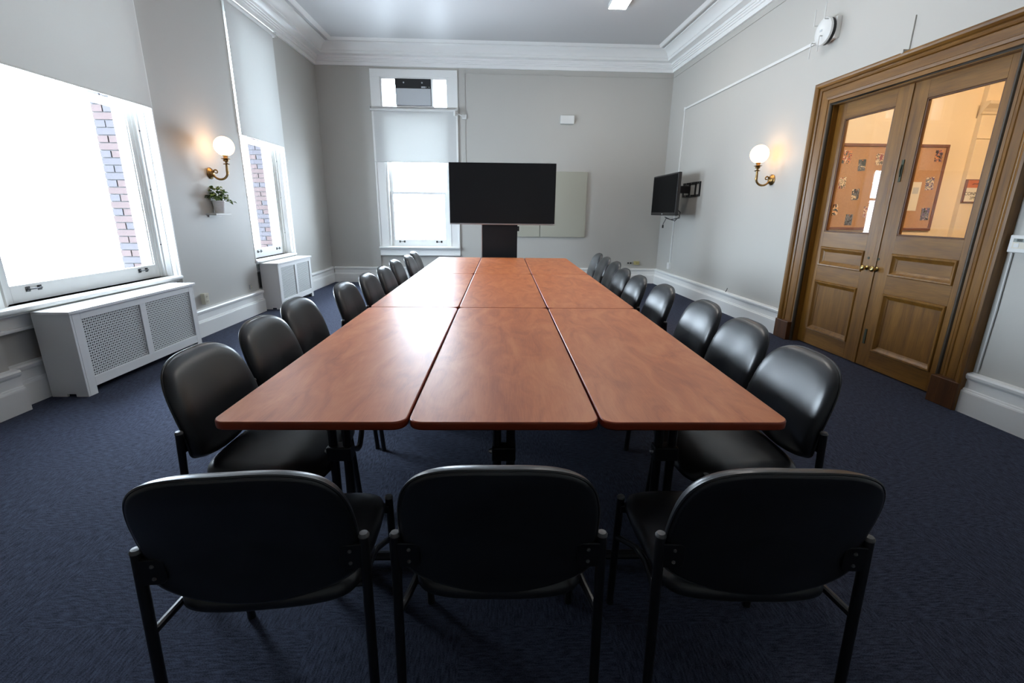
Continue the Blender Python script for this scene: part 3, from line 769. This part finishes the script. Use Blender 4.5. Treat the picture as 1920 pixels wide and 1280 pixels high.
for i in range(3):
    for j in range(3):
        T = tab0 if (i, j) == (0, 0) else copy_tree(tab0)
        T.location = (TX + (i + .5) * TW, TY + (j + .5) * TL, 0)
        T.rotation_euler = (0, 0, [[0.0, 0.0008, -0.0006], [0.0, -0.0005, 0.0006], [0.0006, 0.0, 0.0]][i][j])
        T['label'] = 'cherry laminate folding table in the %s, %s' % (colnm[i], rownm[j])

# ------------------------------------------------------------------ chairs
def cushion(outline, yfront, yback, rings_f, rings_b, name, mat, parent, xf):
    """outline: closed list of (u,v); builds a padded shape; xf maps (u,v,depth)->xyz"""
    cu = sum(p[0] for p in outline) / len(outline); cv = sum(p[1] for p in outline) / len(outline)
    n = len(outline); vs = []; seq = [(k, d) for k, d in rings_f] + [(k, d) for k, d in rings_b]
    for k, d in seq:
        for u, v in outline: vs.append(xf(cu + (u - cu) * k, cv + (v - cv) * k, d))
    m = len(seq)
    fs = [(i * n + q, i * n + (q + 1) % n, (i + 1) * n + (q + 1) % n, (i + 1) * n + q) for i in range(m - 1) for q in range(n)]
    vs.append(xf(cu, cv, seq[0][1])); vs.append(xf(cu, cv, seq[-1][1]))
    a, b = m * n, m * n + 1
    fs += [(a, (q + 1) % n, q) for q in range(n)] + [(b, (m - 1) * n + q, (m - 1) * n + (q + 1) % n) for q in range(n)]
    return MB().add(vs, fs).build(name, mat, parent, smooth=True, angle=70)

def smooth_closed(pts, it=2):
    for _ in range(it):
        q = []
        for i in range(len(pts)):
            a, b = pts[i], pts[(i + 1) % len(pts)]
            q += [(0.75 * a[0] + 0.25 * b[0], 0.75 * a[1] + 0.25 * b[1]), (0.25 * a[0] + 0.75 * b[0], 0.25 * a[1] + 0.75 * b[1])]
        pts = q
    return pts

def make_chair():
    """local: rear posts at y=0, seat towards +y"""
    C = thing('stacking_chair', 'x', 'chair', group='black vinyl stacking chairs')
    # backrest outline (u = x, v = z)
    half = [(0.0, 0.857), (0.065, 0.857), (0.128, 0.849), (0.180, 0.827), (0.212, 0.788), (0.228, 0.735), (0.234, 0.68), (0.236, 0.61), (0.235, 0.56), (0.228, 0.524), (0.165, 0.493), (0.08, 0.473), (0.0, 0.466)]
    out = half + [(-u, v) for u, v in half[-2:0:-1]]
    out = smooth_closed(out, 2)
    def xf(u, v, d):
        bow = 0.36 * u * u          # wraps forward at the sides
        t = max(0.0, v - 0.56)
        return (u, -0.008 - 0.345 * t * t / (t + 0.06) + bow + d, v)
    cushion(out, 0, 0, [(0.0001, 0.050), (0.45, 0.049), (0.75, 0.044), (0.90, 0.036), (0.97, 0.026), (1.0, 0.013)], [(1.0, -0.002), (0.985, -0.010), (0.95, -0.014), (0.6, -0.015), (0.0001, -0.015)], 'backrest', 'vinyl', C, xf)
    bk = [o for o in C.children if o.name.startswith('backrest')][0]
    pip = [Vector(xf(u, v, -0.003)) for u, v in out]; MB().tube(pip + [pip[0]], 0.004, 6, False).build('piping', 'vinyl', bk, smooth=True)
    # seat outline (u = x, v = y)
    hs = [(0.0, 0.0), (0.10, 0.002), (0.178, 0.015), (0.214, 0.05), (0.222, 0.12), (0.236, 0.25), (0.240, 0.36), (0.228, 0.425), (0.19, 0.452), (0.10, 0.462), (0.0, 0.464)]
    so = smooth_closed(hs + [(-u, v) for u, v in hs[-2:0:-1]], 2)
    def xs(u, v, d):
        fall = 0.10 * max(0, v - 0.32) ** 1.0 * (1 if v > 0.32 else 0)
        return (u, v, 0.449 + d - fall)
    cushion(so, 0, 0, [(0.0001, 0.040), (0.5, 0.039), (0.78, 0.034), (0.91, 0.025), (0.98, 0.012), (1.0, -0.002)], [(1.0, -0.014), (0.975, -0.022), (0.6, -0.024), (0.0001, -0.024)], 'seat', 'vinyl', C, xs)
    for s in (-1, 1):
        # rear leg / post
        L = MB().tube([(s * 0.250, -0.034, 0.012), (s * 0.2495, -0.019, 0.32), (s * 0.249, -0.004, 0.628)], 0.0125, 12).build('leg', 'frame', C, smooth=True)
        MB().lathe([(0, 0), (0.0135, 0), (0.0135, 0.004), (0.010, 0.009), (0, 0.010)], (s * 0.249, -0.004, 0.627), 'z', 12).build('end_cap', 'capgrey', L, smooth=True)
        MB().lathe([(0, 0), (0.0132, 0), (0.0132, 0.02), (0, 0.02)], (s * 0.250, -0.034, 0.0), 'z', 10).build('glide', 'black', L)
        # front leg
        L = MB().tube([(s * 0.250, 0.43, 0.012), (s * 0.2495, 0.41, 0.30), (s * 0.249, 0.398, 0.462)], 0.0125, 12).build('leg', 'frame', C, smooth=True)
        MB().lathe([(0, 0), (0.0135, 0), (0.0135, 0.004), (0.010, 0.009), (0, 0.010)], (s * 0.249, 0.398, 0.461), 'z', 12).build('end_cap', 'capgrey', L, smooth=True)
        MB().lathe([(0, 0), (0.0132, 0), (0.0132, 0.02), (0, 0.02)], (s * 0.250, 0.43, 0.0), 'z', 10).build('glide', 'black', L)
        # curved side stretcher rising from the front leg to the rear post
        MB().tube([(s * 0.248, 0.405, 0.30), (s * 0.235, 0.34, 0.335), (s * 0.222, 0.26, 0.375), (s * 0.220, 0.16, 0.405), (s * 0.228, 0.07, 0.415), (s * 0.246, -0.012, 0.412)], 0.010, 10).build('side_stretcher', 'frame', C, smooth=True)
        # seat bracket at the front leg and backrest bracket at the post
        MB().box(min(s * 0.205, s * 0.25), max(s * 0.205, s * 0.25), 0.385, 0.41, 0.41, 0.436).build('seat_bracket', 'frame', C, bevel=0.003)
        bx0, bx1 = sorted((s * 0.19, s * 0.252))
        b = MB().prism([(bx0, 0.555), (bx0 + 0.01, 0.545), (bx1 - 0.01, 0.545), (bx1, 0.555), (bx1, 0.605), (bx1 - 0.01, 0.612), (bx0 + 0.01, 0.612), (bx0, 0.605)], 'y', -0.016, -0.006).build('back_bracket', 'frame', C, bevel=0.002)
        for z in (0.562, 0.595): MB().lathe([(0, -0.004), (0.004, -0.003), (0.005, 0), (0, 0)], (s * 0.216, -0.016, z), 'y', 8).build('screw', 'capgrey', b)
    for y in (0.09, 0.33):
        MB().tube([(-0.222, y, 0.408), (0.222, y, 0.408)], 0.009, 8).build('cross_rail', 'frame', C, smooth=True)
    return C
chair0 = make_chair()
_first = [True]
def place_chair(x, y, rz, label, group):
    C = chair0 if _first[0] else copy_tree(chair0)
    _first[0] = False
    C.location = (x, y, 0); C.rotation_euler = (0, 0, rz); C['label'] = label; C['group'] = group
    return C
G3 = 'black chairs at the open table end'
place_chair(-0.575, 0.935, math.radians(6.2), 'black vinyl stacking chair at the open table end, window side of its row', G3)
place_chair(-0.004, 0.962, math.radians(-0.3), 'black vinyl stacking chair at the open table end, middle of its row', G3)
place_chair(0.636, 0.948, math.radians(-2.0), 'black vinyl stacking chair at the open table end, door side of its row', G3)
ordn = ['ninth', 'eighth', 'seventh', 'sixth', 'fifth', 'fourth', 'third', 'second', 'first']
LCH = [(-1.105, 1.735, 0), (-1.124, 2.265, 0.5), (-1.172, 2.79, 0.5), (-1.107, 3.46, 0), (-1.082, 3.985, 0), (-1.072, 4.51, 0), (-1.112, 5.18, 0), (-1.067, 5.72, 0), (-1.097, 6.26, 0)]
RCH = [(1.142, 1.735, 0), (1.18, 2.27, 0), (1.192, 2.795, 0), (1.162, 3.465, 0), (1.117, 3.99, 0), (1.122, 4.515, 0), (1.192, 5.17, 0), (1.202, 5.712, 0), (1.217, 6.25, 0)]
for k, (x, y, a) in enumerate(LCH):
    place_chair(x, y, -PI / 2 + math.radians(a), 'black vinyl stacking chair on the window side, %s from the television end' % ordn[k], 'black chairs along the window side')
for k, (x, y, a) in enumerate(RCH):
    place_chair(x, y, PI / 2 + math.radians(a), 'black vinyl stacking chair on the door side, %s from the television end' % ordn[k], 'black chairs along the door side')

# ------------------------------------------------------------------ television on floor stand
tv = thing('television', 'large black flat television at the table end', 'television', (0.0, 7.12, 1.19), math.radians(-0.3))
MB().box(-0.772, 0.776, 0.0, 0.035, 0.018, 0.862).build('housing', 'black', tv, bevel=0.004)
MB().box(-0.765, 0.769, -0.003, 0.002, 0.026, 0.856).build('screen', 'screen', tv)
MB().box(-0.772, 0.776, -0.006, 0.03, 0.0, 0.018).build('chin_trim', 'silver', tv, bevel=0.002)
MB().box(-0.35, 0.35, 0.03, 0.085, 0.12, 0.6).build('rear_hump', 'black', tv, bevel=0.01)
ts = thing('television_stand', 'tall black floor cabinet carrying the large television', 'stand', (-0.035, 7.16, 0))
MB().box(-0.262, 0.262, 0.0, 0.30, 0.06, 1.205).build('column', 'blackmetal', ts, bevel=0.006)
MB().box(-0.272, -0.262, -0.004, 0.30, 0.06, 1.205).build('edge_strip', 'silver', ts)
MB().box(-0.40, 0.40, -0.12, 0.46, 0.03, 0.06).build('base_plate', 'blackmetal', ts, bevel=0.006)
MB().box(-0.25, 0.25, 0.06, 0.20, 1.205, 1.75).build('mounting_plate', 'blackmetal', ts)
for x in (-0.35, 0.35):
    for y in (-0.08, 0.42): MB().lathe([(0, -0.012), (0.025, -0.012), (0.025, 0.012), (0, 0.012)], (x, y, 0.025), 'x', 12).build('caster', 'black', ts)
MB().box(0.262, 0.29, 0.0, 0.03, 1.10, 1.17).build('cable_hook', 'blackmetal', ts, bevel=0.004)

# beige panels on the far wall
for u0, u1, lab in ((0.30, 0.735, 'narrow beige fabric wall panel half hidden by the television'), (0.745, 1.63, 'wide beige fabric wall panel beside the television')):
    T = thing('acoustic_panel', lab, 'wall panel', M=M_B, group='beige panels on the end wall')
    MB().box(u0, u1, -0.04, -0.004, 0.905, 2.125).build('fabric_face', 'panel', T, bevel=0.006)
    MB().box(u0 + 0.01, u1 - 0.01, -0.004, 0.0, 0.915, 2.115).build('backing_board', 'ivory', T)

# small wall box, camera and painted raceways on the far wall
T = thing('wall_chime_box', 'small white plastic box high on the end wall', 'wall box', M=M_B)
MB().box(1.068, 1.328, -0.045, 0, 2.962, 3.105).build('cover', 'plastic', T, bevel=0.008); MB().box(1.075, 1.32, -0.047, -0.045, 2.965, 2.972).build('lower_lip', 'plastic', T)
T = thing('wall_camera', 'small white camera on a bracket beside the transom window', 'camera', M=M_B)
MB().box(-0.745, -0.665, -0.03, 0, 3.01, 3.09).build('bracket', 'plastic', T, bevel=0.006)
MB().tube([(-0.70, -0.02, 3.05), (-0.76, -0.07, 3.06), (-0.86, -0.10, 3.10)], 0.012, 8).build('arm', 'plastic', T, smooth=True)
MB().lathe([(0, -0.05), (0.024, -0.048), (0.028, 0.0), (0.024, 0.04), (0, 0.042)], (-0.87, -0.11, 3.09), 'z', 12).build('camera_head', 'plastic', T, smooth=True)
T = thing('cable_raceway', 'thin grey painted cable line framing the end wall', 'raceway', M=M_B)
MB().box(-0.70, -0.688, -0.010, 0, 2.0, 3.765).build('vertical_run', 'wall', T); MB().box(-0.70, 3.12, -0.010, 0, 3.765, 3.777).build('level_run', 'wall', T)
T = thing('cable_raceway', 'thin grey painted cable line just under the door wall cornice', 'raceway', M=M_R)
MB().box(-0.010, 0, 3.2, 9.45, 3.765, 3.777).build('level_run', 'wall', T)

def outlet(label, M, mat, w_=0.035, h_=0.057, plate_d=0.006):
    T = thing('wall_outlet', label, 'outlet', M=M, group='wall outlets')
    MB().box(-w_, w_, -plate_d, 0, -h_, h_).build('plate', mat, T, bevel=0.002)
    for z in (-h_ * 0.45, h_ * 0.45):
        s = MB().box(-0.017, 0.017, -plate_d - 0.003, -plate_d, z - 0.014, z + 0.014).build('socket', 'ivory' if mat != 'black' else 'plastic', T, bevel=0.002)
        MB().box(-0.009, -0.005, -plate_d - 0.0035, -plate_d - 0.002, z - 0.007, z + 0.007).box(0.005, 0.009, -plate_d - 0.0035, -plate_d - 0.002, z - 0.007, z + 0.007).build('slot', 'black', s)
    return T
M_LW = Matrix(((0, -1, 0, X0), (1, 0, 0, 0), (0, 0, 1, 0), (0, 0, 0, 1)))
outlet('ivory outlet box above the baseboard beside the wide radiator cover', M_LW @ Matrix.Translation((5.245, 0, 0.40)), 'ivory', 0.038, 0.06, 0.045)
outlet('small grey outlet beside the small radiator cover', M_LW @ Matrix.Translation((6.27, 0, 0.375)), 'acgrey', 0.035, 0.03)
# round twin jack plate and brass plate on the far wall
T = thing('cable_jack_plate', 'pale plate with two dark round jacks low on the end wall', 'outlet', M=M_B @ Matrix.Translation((2.575, 0, 0.405)))
MB().box(-0.06, 0.06, -0.005, 0, -0.035, 0.035).build('plate', 'wall', T, bevel=0.002)
for u in (-0.025, 0.025): MB().lathe([(0, -0.012), (0.016, -0.012), (0.018, -0.005), (0, -0.005)], (u, 0, 0), 'y', 12).build('jack', 'black', T)
T = thing('brass_outlet_plate', 'yellowed brass outlet box low on the end wall', 'outlet', M=M_B @ Matrix.Translation((2.715, 0, 0.41)))
MB().box(-0.055, 0.055, -0.035, 0, -0.035, 0.035).build('box', 'yellowed', T, bevel=0.004); MB().lathe([(0, -0.040), (0.008, -0.039), (0.009, -0.035), (0, -0.035)], (0, 0, 0), 'y', 10).build('screw', 'bronze', T)

# ------------------------------------------------------------------ wall monitor on arm (door wall)
mn = thing('wall_monitor', 'matte black flat monitor on a swing arm in the far corner', 'monitor', (2.765, 8.32, 1.68), math.radians(1.0))
MB().box(0.0, 0.055, -0.595, 0.595, -0.335, 0.335).build('housing', 'black', mn, bevel=0.01)
MB().box(-0.004, 0.001, -0.56, 0.56, -0.285, 0.31).build('screen', 'screen_matte', mn)
MB().box(-0.006, 0.0, -0.02, 0.02, -0.318, -0.302).build('badge', 'acgrey', mn)
MB().box(0.05, 0.10, -0.42, 0.42, -0.24, 0.22).build('rear_cover', 'black', mn, bevel=0.02)
MB().tube([(0.08, -0.35, -0.2), (0.14, -0.45, -0.28), (0.12, -0.5, -0.37), (0.05, -0.30, -0.40), (0.02, -0.10, -0.36)], 0.007, 6).build('cable', 'black', mn, smooth=True)
MB().tube([(0.09, -0.3, -0.25), (0.15, -0.42, -0.34), (0.10, -0.36, -0.42), (0.04, -0.12, -0.38)], 0.006, 6).build('cable', 'black', mn, smooth=True)
cb_ = MB().tube([(0.04, -0.12, -0.37), (0.03, -0.08, -0.43), (0.03, -0.02, -0.47), (0.03, -0.01, -0.50)], 0.005, 6).build('cable', 'black', mn, smooth=True)
MB().box(0.018, 0.042, -0.022, 0.002, -0.545, -0.495).build('connector', 'black', cb_, bevel=0.003)
am = thing('monitor_wall_arm', 'black slotted steel wall bracket behind the monitor', 'wall bracket', M=M_R @ Matrix.Translation((0, 8.2, 1.77)))
m = MB()
m.box(-0.012, 0, -0.34, 0.34, 0.085, 0.115); m.box(-0.012, 0, -0.34, 0.34, -0.115, -0.085)
for s in (-0.34, -0.18, 0.05, 0.30): m.box(-0.012, 0, s, s + 0.04, -0.085, 0.085)
m.build('wall_plate', 'blackmetal', am)
for z in (-0.10, 0.10):
    for s in (-0.3, -0.24, 0.0, 0.2): MB().lathe([(0, -0.018), (0.008, -0.018), (0.008, -0.012), (0, -0.012)], (0, s, z), 'x', 8).build('bolt', 'silver', am)
MB().box(-0.20, -0.012, 0.02, 0.09, -0.06, 0.06).build('arm', 'blackmetal', am, bevel=0.01)
MB().box(-0.305, -0.17, 0.0, 0.20, -0.05, 0.05).build('arm', 'blackmetal', am, bevel=0.01)
MB().tube([(-0.2, 0.055, -0.09), (-0.2, 0.055, 0.09)], 0.03, 12).build('pivot', 'blackmetal', am, smooth=True)

# white surface conduit running to the wireless router
T = thing('white_conduit', 'white surface conduit running up the corner to the wireless router', 'conduit', M=M_R)
MB().box(-0.02, 0, 8.77, 8.80, 0.47, 3.125).build('vertical_run', 'plastic', T, bevel=0.003)
MB().box(-0.02, 0, 5.47, 8.80, 3.108, 3.140).build('level_run', 'plastic', T, bevel=0.003)
MB().box(-0.045, 0, 8.735, 8.835, 0.37, 0.49).build('junction_box', 'plastic', T, bevel=0.005)
MB().box(-0.022, 0, 8.755, 8.815, 3.095, 3.15).build('elbow', 'plastic', T, bevel=0.004)

# wireless router
rt = thing('wireless_router', 'white wall router with four thin antennas above the door', 'router', M=M_R @ Matrix.Translation((0, 5.27, 3.155)) @ Matrix.Scale(0.86, 4))
MB().box(-0.06, 0, -0.11, 0.11, -0.10, 0.12).build('mounting_box', 'plastic', rt, bevel=0.004)
MB().lathe([(0, -0.10), (0.10, -0.10), (0.135, -0.09), (0.14, -0.06), (0, -0.06)], (0, 0.02, 0), 'x', 28).build('base_shell', 'black', rt, smooth=True)
MB().lathe([(0, -0.15), (0.06, -0.148), (0.11, -0.138), (0.14, -0.12), (0.147, -0.10), (0, -0.10)], (0, 0.02, 0), 'x', 28).build('cover', 'plastic', rt, smooth=True)
MB().box(-0.153, -0.148, -0.01, 0.03, -0.012, 0.012).build('badge', 'acgrey', rt, bevel=0.002)
for s, z, up in ((0.11, 0.08, 1), (-0.06, 0.10, 1), (0.11, -0.10, -1), (-0.02, -0.06, -1)):
    A = MB().tube([(-0.13, s, z), (-0.175, s, z), (-0.18, s, z + up * 0.01), (-0.18, s, z + up * 0.165)], [0.007, 0.007, 0.006, 0.0045], 8).build('antenna', 'plastic', rt, smooth=True)
# cut wire end poking out above the baseboard
T = thing('wire_stub', 'short cut black wire poking out above the door wall baseboard', 'wire', M=M_R)
MB().tube([(-0.02, 6.62, 0.302), (-0.04, 6.60, 0.306), (-0.035, 6.585, 0.325), (-0.03, 6.575, 0.36)], 0.004, 6).build('wire', 'black', T, smooth=True)
# paint-covered strip above door
T = thing('cable_strip', 'short grey painted cable strip running up from the door casing', 'cable strip', M=M_R)
MB().box(-0.012, 0, 4.283, 4.297, 2.70, 2.95).build('strip', 'wall', T, bevel=0.003)
MB().box(-0.075, 0, 4.262, 4.285, 2.665, 2.695).build('clip', 'wall', T, bevel=0.003)

# thermostat / intercom panel by the door
T = thing('thermostat', 'white wall thermostat with small grey display beside the door', 'thermostat', M=M_R @ Matrix.Translation((0, 3.03, 1.21)))
MB().box(-0.03, 0, -0.075, 0.075, -0.056, 0.056).build('case', 'plastic', T, bevel=0.005)
MB().box(-0.032, -0.03, -0.03, 0.05, -0.03, 0.035).build('window_plate', 'paper', T)
MB().box(-0.0335, -0.032, -0.028, 0.048, 0.012, 0.034).build('display', 'lcd', T)
t_ = text('888', 0.024, (-0.0345, 0.01, 0.023), (PI / 2, 0, -PI / 2), 'ink', T, 0.0004)
MB().box(-0.0335, -0.032, 0.01, 0.04, -0.022, 0.004).build('button', 'plastic', T)
T = thing('phone_cable', 'thin white cable running down the wall beside the door casing', 'cable', M=M_R)
MB().tube([(-0.008, 3.085, 1.15), (-0.008, 3.08, 0.75), (-0.008, 3.085, 0.31)], 0.006, 6).build('cable_run', 'plastic', T, smooth=True)

# ------------------------------------------------------------------ sconces
def sconce(label, M):
    """local: wall at x=0, room towards +x"""
    T = thing('wall_sconce', label, 'wall lamp', M=M, group='globe wall sconces')
    MB().lathe([(0, 0.0), (0.062, 0.0), (0.064, 0.008), (0.055, 0.014), (0.05, 0.024), (0.034, 0.036), (0.016, 0.042), (0, 0.043)], (0, 0, 0), 'x', 24).build('backplate', 'bronze', T, smooth=True)
    pts = [(0.035, 0, -0.015)]
    for k in range(15):
        a = math.radians(-150 + k * 11.5)
        pts.append((0.115 + 0.085 * math.cos(a), 0, 0.015 + 0.085 * math.sin(a) * 0.95))
    pts.append((0.202, 0, 0.11))
    MB().tube(pts, [0.011] * 4 + [0.012] * (len(pts) - 8) + [0.014, 0.016, 0.014, 0.012], 10).build('arm', 'bronze', T, smooth=True)
    sp = [(0.07 + (0.028 - 0.0016 * k) * math.cos(math.radians(200 - k * 30)), 0, 0.015 + (0.028 - 0.0016 * k) * math.sin(math.radians(200 - k * 30))) for k in range(13)]
    MB().tube(sp, [0.010 - 0.0004 * k for k in range(13)], 8).build('scroll', 'bronze', T, smooth=True)
    MB().lathe([(0, 0.095), (0.03, 0.097), (0.036, 0.103), (0.014, 0.110), (0.012, 0.125), (0.026, 0.130), (0.030, 0.142), (0.022, 0.150), (0.046, 0.155), (0.048, 0.159), (0.024, 0.163), (0.020, 0.180), (0.034, 0.192), (0.040, 0.198), (0, 0.198)], (0.202, 0, 0.0), 'z', 20).build('gallery', 'bronze', T, smooth=True)
    n, m_, R = 24, 14, 0.104
    prof = []
    for k in range(m_ + 1):
        a = math.radians(-72 + (162) * k / m_)
        prof.append((max(R * math.cos(a), 0.0005), 0.290 + R * math.sin(a)))
    MB().lathe(prof, (0.202, 0, 0), 'z', n).build('globe', 'globe', T, smooth=True)
    return T
sconce('brass sconce with lit opal globe above the potted plant', Matrix.Translation((X0, 5.74, 1.765)))
sconce('brass sconce with lit opal globe between monitor and door', M_R @ Matrix.Translation((0, 5.94, 1.785)) @ Matrix.Rotation(PI, 4, 'Z'))

# ------------------------------------------------------------------ plant on shelf
T = thing('wall_shelf', 'small pale floating shelf below the sconce', 'shelf', (X0, 5.70, 1.325))
MB().box(0, 0.115, -0.155, 0.155, -0.022, 0.0).build('board', 'shelf', T, bevel=0.002)
MB().box(0, 0.012, -0.12, 0.12, -0.045, -0.022).build('cleat', 'shelf', T)
pt = thing('potted_plant', 'trailing green plant in a whitewashed pot on the wall shelf', 'plant', (X0 + 0.062, 5.715, 1.325))
MB().lathe([(0, 0), (0.047, 0), (0.05, 0.004), (0.064, 0.118), (0.069, 0.12), (0.069, 0.14), (0.060, 0.14), (0.058, 0.125), (0, 0.125)], n=22).build('pot', 'terracotta', pt, smooth=True)
MB().lathe([(0, 0.12), (0.058, 0.12), (0.04, 0.13), (0, 0.132)], n=16).build('soil', 'soil', pt)
def leaf_mesh(mat):
    L, Wd = 0.052, 0.021; vs = [(0, 0, 0)]; rows = 5
    for i in range(1, rows):
        t = i / rows; wv = Wd * math.sin(PI * t ** 0.75); z = 0.010 * math.sin(PI * t) - 0.006 * t
        vs += [(-wv, L * t, z + 0.004), (0, L * t, z), (wv, L * t, z + 0.004)]
    vs.append((0, L, -0.010)); fs = [(0, 2, 1), (0, 3, 2)]
    for i in range(rows - 2):
        a = 1 + i * 3; fs += [(a, a + 1, a + 4, a + 3), (a + 1, a + 2, a + 5, a + 4)]
    a = 1 + (rows - 2) * 3; e = len(vs) - 1; fs += [(a, a + 1, e), (a + 1, a + 2, e)]
    return MB().add(vs, fs).mesh('leaf', mat, True)
lm = [leaf_mesh('leaf'), leaf_mesh('leaf2')]
rnd = random.Random(3)
for k in range(90):
    a = rnd.uniform(0, 2 * PI); el = rnd.uniform(0.05, 1.3); rr = rnd.uniform(0.03, 0.115)
    p = Vector((rr * math.cos(a) * math.cos(el) * 0.9, rr * math.sin(a) * math.cos(el) * 1.25, 0.15 + 0.15 * math.sin(el) * rnd.uniform(0.3, 1)))
    if p.x < -0.04: p.x = -0.04
    o = link('leaf', rnd.choice(lm), pt); o.location = p
    s = rnd.uniform(0.7, 1.2); o.scale = (s, s, s)
    o.rotation_euler = (rnd.uniform(-0.6, 0.7), rnd.uniform(-0.5, 0.5), a - PI / 2 + rnd.uniform(-0.6, 0.6))
for k in range(10):   # trailing sprig towards the narrow window
    t = k / 9
    o = link('leaf', lm[1], pt); o.location = (0.03 + 0.02 * rnd.random(), 0.07 + 0.13 * t, 0.145 - 0.035 * t + 0.02 * rnd.random())
    s = rnd.uniform(0.7, 1.1); o.scale = (s, s, s); o.rotation_euler = (rnd.uniform(-0.5, 0.4), rnd.uniform(-0.5, 0.5), rnd.uniform(-1, 1))
for k in range(9):
    a = k * 0.7; MB().tube([(0.01 * math.cos(a), 0.01 * math.sin(a), 0.128), (0.03 * math.cos(a), 0.04 * math.sin(a), 0.19), (0.05 * math.cos(a) + 0.01, 0.08 * math.sin(a), 0.22)], 0.0022, 5).build('stem', 'leaf', pt, smooth=True)
MB().tube([(0.02, 0.03, 0.13), (0.035, 0.09, 0.155), (0.04, 0.15, 0.13), (0.04, 0.20, 0.112)], 0.0022, 5).build('stem', 'leaf2', pt, smooth=True)

# ------------------------------------------------------------------ ceiling lights: one by the monitor, plus an unseen one added as fill
for yy, lab in ((7.13, 'white lit panel light fixed to the ceiling near the wall monitor'), (4.3, 'unseen fill panel light added on the ceiling in front of the oak door')):
    cf = thing('ceiling_light_panel', lab, 'ceiling light', (1.575, yy, ZC), group='ceiling panel lights')
    MB().box(-0.125, 0.125, -0.29, 0.29, -0.055, 0.0).build('housing', 'plastic', cf, bevel=0.003)
    MB().box(-0.118, 0.118, -0.283, 0.283, -0.060, -0.054).build('diffuser', 'panel_light', cf)
